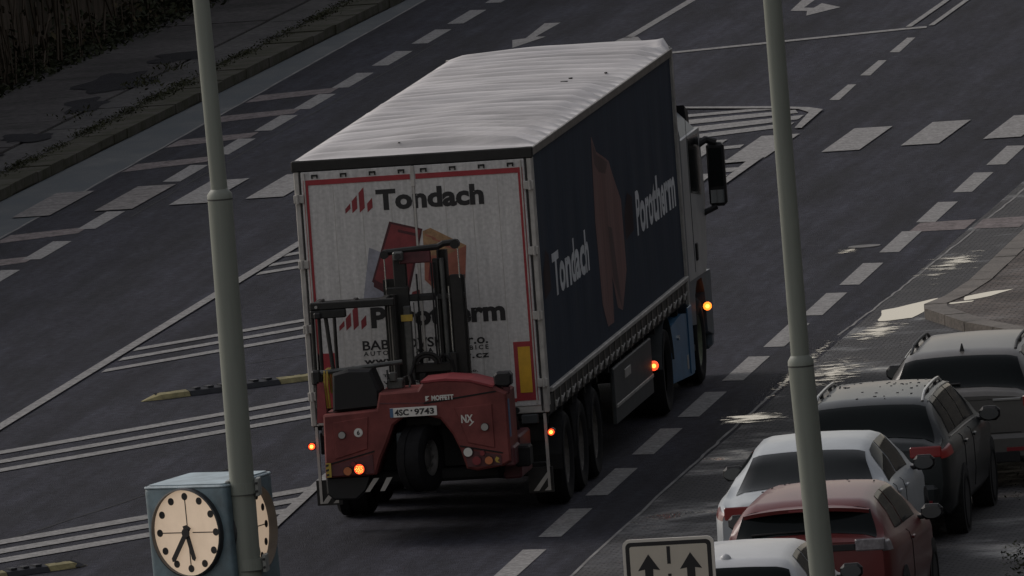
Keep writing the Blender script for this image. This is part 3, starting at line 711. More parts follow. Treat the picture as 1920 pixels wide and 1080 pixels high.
# rear frame
s = MB().box(-W, -W+.055, -.02, .08, 1.13, 3.845, .008); tpart('rear_post', s, 'whiteframe')
s = MB().box(W-.055, W, -.02, .08, 1.13, 3.845, .008); tpart('rear_post', s, 'whiteframe')
tpart('rear_sill', MB().box(-W+.055, W-.055, -.02, .08, 1.13, 1.21, .008), 'whiteframe')
for sgn in (-1, 1):
    tpart('post_gasket', MB().box(*(sorted((sgn*(W-.058), sgn*(W-.076)))), -.022, .0, 1.15, 3.84), 'ink')
doors = []
for sgn in (-1, 1):
    x0, x1 = sorted((sgn*.012, sgn*(W-.078)))
    d = tpart('rear_door', MB().box(x0, x1, -.03, .03, 1.21, 3.842, .006), 'white'); doors.append(d)
    # embossed door ribs and hinges
    for z in (1.45, 2.17, 2.86, 3.56):
        xa, xb = sorted((sgn*(W-.10), sgn*(W+.012)))
        h = MB().box(xa, xb, -.052, -.022, z-.045, z+.045, .006).tube([(sgn*(W-.03), -.055, z-.05), (sgn*(W-.03), -.055, z+.05)], .016, 8)
        tpart('hinge', h, 'whiteframe', d)
    # lock rod
    xr = sgn*.10
    xr = sgn*(W-.115)
    tpart('lock_rod', MB().tube([(xr, -.04, 1.23), (xr, -.04, 3.83)], .009, 8), 'whiteframe', d)
    for px in [(.12+.31*q)*sgn for q in range(4)]:
        b_ = MB().box(px-.035, px+.035, -.045, -.028, 3.795, 3.812).box(px-.035, px-.02, -.045, -.028, 3.77, 3.80).box(px+.02, px+.035, -.045, -.028, 3.77, 3.80)
        tpart('rivet_bracket', b_, 'darkmetal', d)
tpart('centre_seal', MB().box(-.011, .011, -.036, -.0, 1.21, 3.84), 'whiteframe')
s = MB().box(-.02, .02, -.045, -.03, 3.62, 3.84, .004); tpart('centre_strip', s, 'whiteframe')
# red outline
def rb(x0, x1, z0, z1, m_='red', nm='contour_tape', y=-.034, par=None):
    return tpart(nm, MB().box(x0, x1, y-.003, y+.004, z0, z1), m_, par or (doors[1] if (x0+x1)/2 > 0 else doors[0]))
rb(-1.175, -.03, 3.70, 3.755); rb(.03, 1.175, 3.70, 3.755)
rb(-1.175, -1.125, 1.90, 3.70); rb(1.125, 1.175, 1.90, 3.70); rb(-1.175, -1.125, 1.55, 1.90)
rb(.945, 1.175, 1.27, 1.90, 'red', 'warning_plate'); rb(-1.175, -.97, 1.26, 1.90, 'red', 'warning_plate'); rb(-1.125, -.6, 1.26, 1.315); rb(.6, .945, 1.26, 1.30)
rb(.99, 1.12, 1.355, 1.845, 'yellow', 'yellow_reflector', -.039)
# thin dark streaks of the panel joints
for px in (-.86, -.56, -.25, .33, .62, .90): tpart('panel_joint', MB().box(px-.004, px+.004, -.0305, -.029, 1.3, 3.68), 'whiteframe', doors[1] if px > 0 else doors[0])
# emblem: four slanted bars
def emblem(x, z, s_, par, m_='redprint'):
    for dx, z0, z1 in ((0, 0, .11), (.075, .0, .19), (.155, 0, .275), (.24, 0, .155)):
        w_ = .058
        pts = [(x+dx*s_, z+(.0+z0)*s_), (x+(dx+w_)*s_, z+(z0+.05)*s_), (x+(dx+w_)*s_, z+(z1+.0)*s_), (x+dx*s_, z+(z1-.06)*s_)]
        tpart('emblem_bar', MB().prism(pts, 'y', -.0325, -.0300), m_, par)
emblem(-.745, 3.375, .99, doors[0]); emblem(-.90, 2.13, .99, doors[0])
def trear(nm, txt, m_, x, z, h, wd, par, bold=.03, spacing=1):
    o = text_rear(nm, txt, m_, x-TO.x, z-TO.z, h, wd, -.0325-TO.y, par, bold, spacing); return o
trear('lettering', 'Tondach', 'ink', -.41, 3.385, .225, 1.155, tr, .042)
trear('lettering', 'Porotherm', 'ink', -.555, 2.135, .225, 1.44, tr, .042)
trear('lettering', 'BABINOVSKÝ s.r.o.', 'ink', -.665, 1.905, .13, 1.345, tr, .02)
trear('lettering', 'AUTODOPRAVA PARDUBICE', 'ink', -.66, 1.845, .048, 1.34, tr, .02, 1.5)
trear('lettering', 'www.babinovsky.cz', 'ink', -.66, 1.735, .09, 1.34, tr, .025, 1.1)
trear('lettering', 'Tondach Česká republika s.r.o.', 'ink', -.47, 1.60, .05, 1.02, tr, .015)
trear('lettering', 'Wienerberger cihlářský a.s.', 'ink', -.47, 1.52, .05, 1.06, tr, .015)
# print: roof tile and block
def pr(pts, m_, y=-.0365): return tpart('printed_picture', MB().prism(pts, 'y', -.0315+(y+.0345)*.3, -.0300), m_, doors[0] if sum(p[0] for p in pts) < 0 else doors[1])
pr([(-.52, 3.0), (-.62, 2.45), (-.30, 2.45), (-.30, 2.9)], 'shade', -.0345)
pr([(-.285, 3.265), (.065, 3.165), (-.13, 2.47), (-.34, 2.50), (-.515, 2.635)], 'tileedge')
pr([(-.265, 3.235), (.04, 3.15), (-.15, 2.50), (-.33, 2.54), (-.485, 2.66)], 'tilered', -.0385)
pr([(-.20, 3.175), (.0, 3.12), (-.01, 3.09), (-.20, 3.145)], 'tileedge', -.0405)
pr([(-.49, 2.66), (-.33, 2.56), (-.36, 2.49), (-.50, 2.58)], 'tileedge', -.0405)
pr([(.065, 3.14), (.15, 3.17), (.52, 2.96), (.30, 2.87), (.06, 2.88)], 'bricktop')
for q in range(4): pr([(.09+.07*q, 3.11-.045*q), (.2+.07*q, 3.06-.045*q), (.2+.07*q, 3.045-.045*q), (.09+.07*q, 3.09-.045*q)], 'brickor', -.0385)
pr([(.065, 2.88), (.30, 2.87), (.52, 2.96), (.485, 2.61), (.40, 2.60), (.24, 2.50), (.17, 2.49), (.05, 2.62)], 'brickor')
pr([(.12, 2.82), (.24, 2.80), (.20, 2.52), (.09, 2.62)], 'tilered', -.0385)
pr([(-.09, 2.50), (-.02, 2.52), (.05, 2.44), (-.12, 2.43)], 'tilered')
# curtain
def curx(y, z):
    b_ = math.sin(math.pi*max(0, min(1, (z-1.34)/2.52)))
    return W-.010+b_*(.012*noise.noise(Vector((y*.9, z*.5, 0)))+.005*math.sin(y*5.0))
def conform(name, verts, faces, m_, par, lift):
    """lay flat (y, z) artwork onto the waving curtain"""
    import bmesh
    b = bmesh.new(); vs = [b.verts.new((0, y, z)) for y, z in verts]
    for f in faces:
        try: b.faces.new([vs[i] for i in f])
        except ValueError: pass
    ya, yb = min(v[0] for v in verts), max(v[0] for v in verts); za, zb = min(v[1] for v in verts), max(v[1] for v in verts)
    q = ya+.12
    while q < yb: bmesh.ops.bisect_plane(b, geom=b.verts[:]+b.edges[:]+b.faces[:], plane_co=(0, q, 0), plane_no=(0, 1, 0)); q += .12
    q = za+.3
    while q < zb: bmesh.ops.bisect_plane(b, geom=b.verts[:]+b.edges[:]+b.faces[:], plane_co=(0, 0, q), plane_no=(0, 0, 1)); q += .3
    for v in b.verts: v.co.x = curx(v.co.y, v.co.z)+lift; v.co.y -= TO.y
    me = bpy.data.meshes.new(name); b.to_mesh(me); b.free(); me.materials.append(K[m_])
    return link(name, me, par)
s = MB(); ny, nz2 = 160, 14; V = []; F = []
for j in range(ny+1):
    y = .12+(L-.2)*j/ny
    for k in range(nz2+1):
        z = 1.34+(3.86-1.34)*k/nz2; b_ = math.sin(math.pi*k/nz2)
        V.append((curx(y, z), y, z))
for j in range(ny):
    for k in range(nz2): a = j*(nz2+1)+k; F.append((a, a+1, a+nz2+2, a+nz2+1))
cur = tpart('side_curtain', s.add(V, F), 'navy', smooth='all')
s = MB(); s.add([(-v[0]-2*TO.x if 0 else -v[0], v[1], v[2]) for v in cur.data.vertices[:] and [tuple(q.co) for q in cur.data.vertices]], [tuple(p.vertices) for p in cur.data.polygons])
part('side_curtain', s, 'navy', tr, 'all')
tpart('curtain_edge', MB().box(W-.02, W+.006, .082, .125, 1.2, 3.86, .004), 'whiteframe')
for txt, y0, z0, hh, ww in (('Tondach', 1.25, 2.235, .47, 3.35), ('Porotherm', 9.2, 2.20, .50, 3.95)):
    me = text_mesh('t', txt, 'letter', hh, ww, .03, 0)
    conform('lettering', [(v.co.x+y0, v.co.y+z0) for v in me.vertices], [tuple(p.vertices) for p in me.polygons], 'letter', cur, .0045)
def ps(pts, m_, x=0, nm='printed_picture'): return conform(nm, pts, [tuple(range(len(pts)))], m_, cur, .003 if x == 0 else .004)
ps([(5.55, 3.62), (5.95, 3.42), (7.05, 3.22), (7.9, 2.72), (7.95, 1.95), (7.35, 1.55), (6.9, 1.62), (6.55, 2.0), (6.45, 1.50), (5.9, 1.50), (5.5, 1.78), (5.38, 2.7)], 'sidered')
ps([(6.5, 2.55), (6.62, 1.98), (7.33, 1.56), (6.9, 2.5)], 'sideredd', W+.012)
ps([(5.6, 3.55), (6.0, 3.38), (6.9, 3.22), (6.6, 3.12), (6.1, 3.18), (5.7, 3.3)], 'sideredd', W+.012)
for q0, q1 in ((.3, 2.3), (8.15, 2.25)): ps([(q0, q1), (q0+.75, q1+.05), (q0+.75, q1+.42), (q0+.4, q1+.5), (q0, q1+.28)], 'sidedim')
# side bottom rail + straps with buckles
tpart('bottom_rail', MB().box(W-.02, W+.030, .25, L, 1.318, 1.372, .01), 'raillight')
tpart('side_rail', MB().box(W-.10, W-.004, .1, L, 1.10, 1.30, .01), 'darkmetal')
tpart('side_rail', MB().box(-W+.004, -W+.10, .1, L, 1.10, 1.34, .01), 'darkmetal')
for q in range(25):
    y = .55+q*.525
    st = tpart('curtain_strap', MB().box(W+.0, W+.008, y-.022, y+.022, 1.10, 1.325), 'railbrown')
    tpart('buckle', MB().box(W+.002, W+.026, y-.035, y+.035, 1.135, 1.205, .006).tube([(W+.02, y+.04, 1.17), (W+.028, y+.16, 1.215)], .008, 5), 'raillight', st)
# underbody
for sg in (-1, 1): tpart('chassis_rail', MB().box(sg*.45-.06, sg*.45+.06, .25, 12.9, .72, 1.08), 'chassis')
for q in range(12): tpart('cross_member', MB().box(-W+.06, W-.06, .3+q*1.15, .38+q*1.15, .98, 1.08), 'chassis')
tpart('rear_bumper', MB().box(-1.15, 1.2, .0, .10, .46, .60, .01), 'chassis')
tpart('rear_light_bar', MB().box(-1.2, 1.22, .02, .09, .82, 1.05, .01), 'chassis')
tpart('bumper_block', MB().box(.98, 1.16, -.06, .02, 1.02, 1.12, .01), 'skirt'); tpart('bumper_block', MB().box(-1.16, -.98, -.06, .02, 1.02, 1.12, .01), 'skirt')
tpart('bumper_block', MB().disc((.93, -.035, 1.17), .035, 'y', .03, 12), 'plastic')
for sg in (-1, 1):
    tpart('corner_strip', MB().box(sg*1.225-.014, sg*1.225+.014, -.03, .03, .30, 1.12), 'whiteframe')
    hb = tpart('hazard_board', MB().box(*sorted((sg*1.00, sg*1.27)), -.02, .01, .28, .55), 'darkmetal')
    for q in (0, 1):
        x = (1.03+.0) if sg > 0 else -1.24
        pts = [(x+.02+.06*q, .30), (x+.08+.06*q, .30), (x+.20, .42-.09*q+.04), (x+.20, .50-.09*q+.02)] if q == 0 else [(x+.14, .30), (x+.20, .30), (x+.20, .36)]
        tpart('stripe', MB().prism(pts, 'y', -.026, -.0205), 'whiteframe', hb)
    # arm and side marker lamp
    lp = tpart('marker_lamp', MB().disc((sg*1.285, .0, .92), .045, 'y', .07, 14), 'plastic')
    tpart('lens', MB().disc((sg*1.285, -.045, .92), .034, 'y', .03, 14), 'glowred', lp); tpart('bulb', MB().disc((sg*1.285, -.065, .92), .019, 'y', .02, 10), 'glowcore', lp)
for y in (1.65, 3.0, 4.35):
    tpart('axle', MB().tube([(-1.1, y, .5), (1.1, y, .5)], .07, 10), 'chassis')
    for sg in (-1, 1): wheel(tr, (sg*1.06, y-TO.y, .5), sg, TY_T, RM_T)
    for sg in (-1, 1):
        s = MB(); V = []; F = []
        for k in range(13):
            a = R(-10+200*k/12); V += [(sg*.86, y+.60*math.cos(a), .52+.56*math.sin(a)), (sg*1.25, y+.60*math.cos(a), .52+.56*math.sin(a))]
        F = [(2*k, 2*k+1, 2*k+3, 2*k+2) for k in range(12)]
        tpart('mudguard', s.add(V, F), 'plastic')
for sg in (-1, 1):
    tpart('side_guard', MB().box(*sorted((sg*1.19, sg*1.235)), 6.35, 10.05, .38, 1.0, .012), 'skirt')
    tpart('guard_strip', MB().box(*sorted((sg*1.235, sg*1.25)), 6.4, 10.0, .56, .60, .004), 'raillight')
    tpart('guard_plate', MB().box(*sorted((sg*1.235, sg*1.247)), 7.3, 7.9, .80, .90, .004), 'raillight')
    tpart('landing_leg', MB().box(*sorted((sg*.9, sg*1.05)), 10.35, 10.5, .25, 1.1, .01), 'chassis')
lp = tpart('marker_lamp', MB().disc((1.245, 10.12, .68), .05, 'y', .06, 14), 'plastic')
tpart('lens', MB().disc((1.245, 10.075, .68), .055, 'y', .03, 14), 'glowred', lp); tpart('bulb', MB().disc((1.25, 10.055, .68), .024, 'y', .02, 10), 'glowcore', lp)

# ------------------------------------------------------------------ the tractor unit
CO = Vector((0, 13.2, 0))
tk = thing('tractor_unit', 'blue and white truck cab unit seen past the front edge of the trailer', 'truck', CO)
def kp(name, mb, m_, parent=tk, smooth=False): return tpart(name, mb, m_, parent, smooth, CO)
side = [(14.15, 1.25), (15.95, 1.22), (16.15, 1.4), (16.35, 2.1), (16.2, 2.85), (14.15, 2.85)]
kp('cab', MB().prism(side, 'x', -1.24, 1.24, .03), 'cabwhite')
V = []
for x, (pts) in ((1.20, [(14.16, 2.851), (16.1, 2.851)]), (.95, [(14.16, 3.15), (15.9, 3.15)]), (.75, [(14.16, 3.62), (15.5, 3.62)])):
    for y, z in pts: V += [(-x, y, z), (x, y, z)]
kp('high_roof', MB().add(V, [(0, 1, 3, 2), (8, 9, 11, 10), (1, 3, 7, 5), (5, 7, 11, 9), (0, 2, 6, 4), (4, 6, 10, 8), (0, 1, 5, 4), (4, 5, 9, 8), (2, 3, 7, 6), (6, 7, 11, 10)]), 'cabgrey')
kp('cab_lower', MB().prism([(14.2, .95), (14.25, .75), (14.7, .72), (14.75, 1.05), (15.0, 1.19), (15.5, 1.19), (15.72, 1.0), (15.78, .55), (16.4, .45), (16.45, 1.2), (15.95, 1.218), (14.2, 1.245)], 'x', -1.23, 1.23, .02), 'cabgrey')
kp('wind_deflector', MB().prism([(14.2, 3.63), (15.4, 3.63), (15.2, 3.75), (14.7, 3.84), (14.2, 3.86)], 'x', -.7, .7, .04), 'cabwhite')
kp('side_collar', MB().prism([(13.78, 1.05), (14.18, 1.0), (14.2, 2.9), (13.95, 3.1), (13.85, 3.4), (13.78, 3.4)], 'x', 1.20, 1.245), 'cabgrey')
kp('side_collar', MB().prism([(13.78, 1.05), (14.18, 1.0), (14.2, 2.9), (13.95, 3.1), (13.85, 3.4), (13.78, 3.4)], 'x', -1.245, -1.20), 'cabgrey')
kp('collar_edge', MB().box(1.24, 1.275, 13.74, 13.80, 1.02, 3.35, .006), 'edge')
kp('collar_edge', MB().tube([(1.25, 13.9, 3.42), (1.23, 13.9, 3.62)], .010, 6), 'edge')
kp('side_window', MB().prism([(14.95, 2.2), (15.95, 2.1), (16.05, 2.5), (15.98, 2.8), (14.95, 2.82)], 'x', 1.238, 1.246), 'glass')
kp('collar_edge', MB().tube([(1.20, 13.85, 2.9), (1.17, 13.85, 3.7)], .008, 6), 'edge')
kp('windscreen', MB().add([(-1.1, 16.34, 2.2), (1.1, 16.34, 2.2), (1.1, 16.2, 2.92), (-1.1, 16.2, 2.92)], [(0, 1, 2, 3)]), 'glass')
kp('door_handle', MB().box(1.242, 1.262, 15.0, 15.12, 1.42, 1.62, .006), 'plastic')
kp('door_gap', MB().box(1.2405, 1.244, 14.86, 14.88, 1.3, 3.2), 'shutline')
kp('sun_visor', MB().prism([(16.25, 2.92), (16.5, 2.86), (16.45, 3.02), (16.1, 3.12)], 'x', -1.1, 1.1), 'plastic')
kp('cab_step', MB().box(1.05, 1.2, 14.35, 14.8, .42, .5, .01).box(1.05, 1.2, 14.35, 14.8, .72, .78, .01), 'plastic')
# wide side mirrors on both sides
for sg in (1, -1):
    X = lambda a, b: sorted((sg*a, sg*b))
    ma = kp('mirror_arm', MB().tube([(sg*1.16, 16.1, 2.62), (sg*1.30, 16.25, 2.70), (sg*1.42, 16.25, 2.66)], .045, 8).tube([(sg*1.15, 16.1, 1.92), (sg*1.22, 16.2, 1.86), (sg*1.38, 16.25, 1.93)], .035, 8).tube([(sg*1.175, 16.15, 2.68), (sg*1.20, 16.15, 1.9)], .018, 8), 'plastic')
    mh_ = kp('mirror_housing', MB().box(*X(1.30, 1.50), 16.22, 16.38, 1.93, 2.66, .035), 'plastic')
    kp('mirror_glass', MB().box(*X(1.325, 1.478), 16.212, 16.222, 2.16, 2.60), 'glass2', mh_); kp('mirror_glass', MB().box(*X(1.325, 1.478), 16.212, 16.222, 1.97, 2.12), 'mirror', mh_)
    kp('wide_mirror', MB().box(*X(1.12, 1.20), 15.95, 16.1, 2.75, 2.86, .02), 'plastic')
# fuel tank fairing, fenders, chassis
kp('side_fairing', MB().prism([(12.0, .30), (13.9, .22), (14.15, .22), (14.15, .90), (13.2, .98), (12.0, .93)], 'x', .75, 1.235, .04), 'cabblue')
kp('side_fairing', MB().prism([(12.0, .30), (13.9, .22), (14.15, .22), (14.15, .90), (13.2, .98), (12.0, .93)], 'x', -1.235, -.75), 'cabblue')
kp('fairing_post', MB().box(1.236, 1.25, 13.7, 14.12, .25, 1.0, .006), 'cabblue')
kp('tank_cap', MB().disc((1.25, 12.6, .76), .03, 'x', .03, 12), 'chrome'); kp('fairing_label', MB().box(1.236, 1.24, 13.45, 13.6, .32, .48), 'lensgrey')
for sg in (-1, 1):
    V = []; F = []
    for k in range(13):
        a = R(5+170*k/12); V += [(sg*.72, 11.4+.62*math.cos(a), .52+.58*math.sin(a)), (sg*1.26, 11.4+.62*math.cos(a), .52+.58*math.sin(a))]
    kp('rear_fender', MB().add(V, [(2*k, 2*k+1, 2*k+3, 2*k+2) for k in range(12)]), 'skirt')
    wheel(tk, (sg*.95, 11.4-CO.y, .5), sg, TY_D, RM_S); wheel(tk, (sg*1.06, 15.15-CO.y, .5), sg, TY_F, RM_G)
    kp('frame_rail', MB().box(sg*.42-.05, sg*.42+.05, 10.6, 16.2, .6, .9), 'chassis')
kp('fifth_wheel', MB().disc((0, 11.9, .98), .45, 'z', .12, 24), 'chassis'); kp('front_bumper', MB().box(-1.22, 1.22, 16.2, 16.46, .3, .75, .05), 'cabgrey')
kp('rear_axle', MB().tube([(-1, 11.4, .5), (1, 11.4, .5)], .1, 10), 'chassis'); kp('front_axle', MB().tube([(-1, 15.15, .5), (1, 15.15, .5)], .07, 10), 'chassis')
lp = kp('indicator_lamp', MB().disc((1.25, 15.72, .84), .05, 'y', .06, 14), 'plastic')
kp('lens', MB().disc((1.255, 15.68, .84), .048, 'y', .03, 14), 'glowamb', lp); kp('bulb', MB().disc((1.258, 15.66, .84), .022, 'y', .02, 10), 'glowcore', lp)

# ------------------------------------------------------------------ the truck-mounted forklift
FO = Vector((0, -1.1, 0))
fl = thing('mounted_forklift', 'red three wheeled forklift carried on the back of the trailer', 'forklift', FO)
def fp(name, mb, m_, parent=fl, smooth=False): return tpart(name, mb, m_, parent, smooth, FO)
YB = -1.85
dz = -.02
outl = [(-.92, .735), (-.90, 1.40), (-.33, 1.43), (-.29, 1.60), (.12, 1.61), (.18, 1.69), (.42, 1.705), (.68, 1.675), (.92, 1.60), (1.06, 1.52), (1.06, .80), (.98, .755), (.70, .72), (.585, .75), (.53, .95), (.46, 1.12), (.34, 1.29), (.14, 1.345), (-.05, 1.325), (-.16, 1.25), (-.23, 1.08), (-.32, .90), (-.38, .74)]
fp('rear_body', MB().prism(outl, 'y', YB, -1.15, .025), 'liftred')
# recessed hood seam, panel edges, lower lamp panels
fp('hood_seam', MB().prism([(.18, 1.475), (.95, 1.555), (.95, 1.54), (.18, 1.455)], 'y', YB-.006, YB+.01), 'shutline')
fp('hood_seam', MB().prism([(-.29, 1.50), (.18, 1.475), (.18, 1.46), (-.29, 1.485)], 'y', YB-.005, YB+.01), 'liftdark')
fp('seam', MB().prism([(.53, 1.00), (.98, .90), (.98, .885), (.53, .985)], 'y', YB-.006, YB+.01), 'shutline')
fp('seam', MB().prism([(-.88, .885), (-.38, 1.0), (-.38, .985), (-.88, .87)], 'y', YB-.006, YB+.01), 'shutline')
fp('raised_panel', MB().prism([(.50, 1.40), (.90, 1.42), (.90, .95), (.62, 1.02)], 'y', YB-.014, YB+.01, .01), 'liftred')
fp('raised_panel', MB().prism([(-.80, 1.32), (-.42, 1.36), (-.45, 1.02), (-.80, .93)], 'y', YB-.014, YB+.01, .01), 'liftred')
fp('lower_lamp_panel', MB().prism([(-.88, .755), (-.40, .76), (-.40, .96), (-.88, .86)], 'y', YB-.010, YB+.01), 'liftdark')
fp('lower_lamp_panel', MB().prism([(.60, .765), (.96, .765), (.96, .87), (.57, .955)], 'y', YB-.010, YB+.01), 'liftdark')
fp('hood_crown', MB().prism([(.16, 1.70), (.42, 1.715), (.68, 1.687), (.93, 1.61), (.92, 1.59), (.68, 1.665), (.42, 1.69), (.16, 1.68)], 'y', YB-.004, -1.16), 'redprint')
fp('side_bracket', MB().box(.98, 1.10, YB+.05, -1.3, .74, .95, .02), 'liftdark'); fp('side_bracket', MB().box(1.06, 1.22, -1.5, -1.2, .70, .92, .02), 'chassis')
fp('side_arm', MB().box(.88, 1.08, -1.15, -.20, .55, 1.0, .02), 'liftdark'); fp('side_arm', MB().box(-1.0, -.78, -1.15, -.20, .55, 1.1, .02), 'liftdark')
fp('blue_strip', MB().box(1.061, 1.068, YB+.05, YB+.15, 1.05, 1.45), 'plateblue')
# wheel arch lining, steering wheel hub and rear wheel
fp('arch_lining', MB().prism([(-.37, .74), (-.30, .92), (-.21, 1.09), (-.14, 1.25), (-.04, 1.32), (.14, 1.335), (.33, 1.28), (.45, 1.11), (.52, .94), (.57, .75)], 'y', -1.40, -1.15), 'chassis')
fp('wheel_bracket', MB().box(-.15, -.07, YB+.08, -1.5, .76, 1.16, .01), 'bracket'); fp('wheel_bracket', MB().box(-.06, .33, -1.62, -1.42, 1.2, 1.3, .01), 'chassis')
o = link('wheel', tyre_mesh(.36, .30, .19), fl, (.08, -1.62-FO.y, .87), (0, 0, R(-17))); link('rim', RM_L, o)
for sg in (-1, 1): o = link('wheel', TY_L, fl, (sg*.86, -.62-FO.y, .87), (0, 0, 0 if sg > 0 else math.pi)); link('rim', RM_L, o)
fp('under_guard', MB().box(-.90, .90, -1.5, -.4, .60, .73, .03), 'chassis')
fp('left_foot', MB().prism([(-.93, .73), (-.93, .56), (-.86, .49), (-.62, .48), (-.5, .58), (-.45, .73)], 'y', -1.75, -1.3, .02), 'plastic')
for q in (0, 1):
    fp('stripe', MB().prism([(-.52+.16*q, .56), (-.47+.16*q, .56), (-.36+.14*q, .70), (-.42+.14*q, .70)], 'y', -1.78, -1.77), 'lensgrey')
# lamps
def lamp(x, z, r, m_, nm='lamp', body='plastic'):
    b_ = fp(nm, MB().disc((x, YB-.015, z), r*1.12, 'y', .04, 18), body); fp('lens', MB().disc((x, YB-.040, z), r, 'y', .014, 18), m_, b_); return b_
lamp(-.71, 1.185, .036, 'lensgrey', 'reflector'); lamp(.81, 1.18, .038, 'lensgrey', 'reflector'); lamp(.615, .925, .047, 'lenswhite', 'reversing_lamp')
lamp(.70, .83, .045, 'lensred', 'tail_lamp', 'liftdark'); lamp(.83, .825, .042, 'lensorange', 'indicator_lamp'); lamp(.765, .905, .026, 'lensred', 'reflector', 'liftdark')
lamp(-.675, .80, .044, 'lensorange', 'indicator_lamp'); lamp(-.61, .872, .025, 'lensred', 'reflector', 'liftdark')
b_ = lamp(-.55, .815, .052, 'glowred', 'tail_lamp')
dots = MB()
for k in range(19):
    a = k*2.4; r_ = .010*math.sqrt(k); dots.disc((-.55+r_*math.cos(a), YB-.05, .815+r_*math.sin(a)), .0048, 'y', .006, 6)
fp('led_dots', dots, 'glowcore', b_)
b_ = fp('speed_sticker', MB().disc((-.535, YB-.018, 1.20), .047, 'y', .008, 20), 'lenswhite'); fp('sticker_ring', MB().disc((-.535, YB-.0225, 1.20), .037, 'y', .004, 20), 'plate', b_)
text_rear('lettering', '6', 'ink', -.55, 1.175, .05, .03, YB-.028-FO.y, fl, .03)
pb = fp('number_plate', MB().box(-.185, .315, YB-.022, YB-.012, 1.335, 1.435, .003), 'plate')
fp('plate_band', MB().box(-.185, -.15, YB-.0245, YB-.0222, 1.337, 1.433), 'plateblue', pb)
text_rear('lettering', '4SC', 'ink', -.135, 1.352, .066, .15, YB-.025-FO.y, fl, .03)
text_rear('lettering', '9743', 'ink', .075, 1.352, .066, .21, YB-.025-FO.y, fl, .03)
fp('plate_stamp', MB().disc((.045, YB-.024, 1.40), .010, 'y', .004, 10), 'ink', pb)
text_rear('lettering', 'MOFFETT', 'lenswhite', .265, 1.488, .055, .235, YB-.008-FO.y, fl, .05, rot=-R(.5))
fp('emblem', MB().prism([(.20, 1.485), (.235, 1.50), (.215, 1.515), (.245, 1.54), (.20, 1.54)], 'y', YB-.008, YB+.002), 'lenswhite')
text_rear('lettering', 'NX', 'lenswhite', .565, 1.235, .085, .125, YB-.016-FO.y, fl, .03)
fp('lettering_stroke', MB().prism([(.64, 1.20), (.655, 1.20), (.70, 1.24), (.69, 1.25)], 'y', YB-.016, YB-.013), 'lenswhite')
hz = fp('hazard_sticker', MB().box(-.905, -.85, YB-.02, YB-.012, .745, .895), 'yellowpaint')
for q in (0, 1, 2): fp('stripe', MB().prism([(-.905, .755+.05*q), (-.875, .765+.05*q), (-.875, .785+.05*q), (-.905, .78+.05*q)], 'y', YB-.023, YB-.0202), 'ink', hz)
fp('hazard_sticker', MB().prism([(.91, .86), (.94, .84), (.92, .815), (.945, .79), (.905, .80), (.89, .83)], 'y', YB-.016, YB-.008), 'yellowpaint')
# driver's place: seat block, yellow handle, overhead guard
fp('seat_back', MB().prism([(-.81, 1.42), (-.79, 1.82), (-.62, 1.86), (-.38, 1.845), (-.30, 1.62), (-.31, 1.44)], 'y', -1.72, -1.30, .03), 'plastic')
fp('seat_base', MB().box(-.78, -.34, -1.3, -.85, 1.35, 1.52, .03), 'plastic')
for x in (-.885, -.855): fp('grab_handle', MB().tube([(x, -1.55, 1.45), (x-.01, -1.58, 1.7), (x-.005, -1.56, 1.84), (x+.03, -1.5, 1.87), (x+.045, -1.45, 1.6)], .013, 7), 'yellowpaint')
fp('left_pillar_cover', MB().prism([(-1.0, 1.30), (-.89, 1.30), (-.90, 1.72), (-.97, 1.74)], 'y', -1.6, -1.45), 'tilered')
def bar(p, q, r, m_='mast', nm='guard_bar', flat_=None): return fp(nm, MB().tube([p, q], r, 8), m_)
for x, y in ((-1.0, -1.45), (-.93, -1.45), (-.86, -.75)):
    bar((x, y, 1.45), (x+.01, y, 2.50), .020)
bar((-.80, -1.52, 1.86), (-.85, -1.48, 2.48), .022)
fp('overhead_guard', MB().box(-1.0, -.10, -1.55, -1.47, 2.49, 2.57, .01).box(-.98, -.20, -.80, -.72, 2.46, 2.52, .01).box(-1.0, -.93, -1.47, -.8, 2.49, 2.55, .01).box(-.62, -.57, -1.47, -.8, 2.5, 2.54, .008).box(-.30, -.22, -1.47, -.8, 2.49, 2.55, .01), 'mast')
fp('overhead_guard', MB().box(-1.0, -.62, -1.56, -1.48, 2.40, 2.488, .01), 'mast')
fp('work_lamp', MB().box(-.96, -.88, -1.60, -1.50, 2.40, 2.47, .015), 'plastic'); fp('work_lamp_lens', MB().disc((-.93, -1.565, 2.525), .016, 'y', .01, 10), 'lensgrey')
bar((-1.02, -1.55, 1.82), (-.06, -1.52, 1.89), .026, 'mastgrey'); bar((-.10, -.7, 2.505), (.52, -.7, 2.515), .024)
fp('guard_joint', MB().box(-1.03, -.93, -1.6, -1.5, 1.70, 1.86, .02), 'mast')
# mast: outer channels, inner channels, ram, chains, cross beams
YM = -.72
def chan(x0, x1, z0, z1, nm='mast_channel', y0=YM, m_='mast'):
    d_ = .11; s = MB().box(x0, x1, y0+d_-.025, y0+d_, z0, z1).box(x0, x0+.018, y0, y0+d_-.025, z0, z1).box(x1-.018, x1, y0, y0+d_-.025, z0, z1); return fp(nm, s, m_)
chan(-.31, -.14, 1.05, 2.70); chan(.39, .555, 1.05, 2.70); chan(-.155, -.06, 1.1, 2.98, y0=YM+.02); chan(.28, .385, 1.1, 2.98, y0=YM+.02)
fp('mast_plate', MB().box(-.28, -.03, YM-.06, YM-.02, 1.56, 2.62, .01), 'mast'); fp('mast_plate', MB().box(-.19, -.05, YM-.02, YM+.02, 2.6, 2.96, .01), 'mast'); fp('mast_plate', MB().box(-.10, -.02, YM-.14, YM-.06, 1.62, 2.42, .01), 'mastgrey')
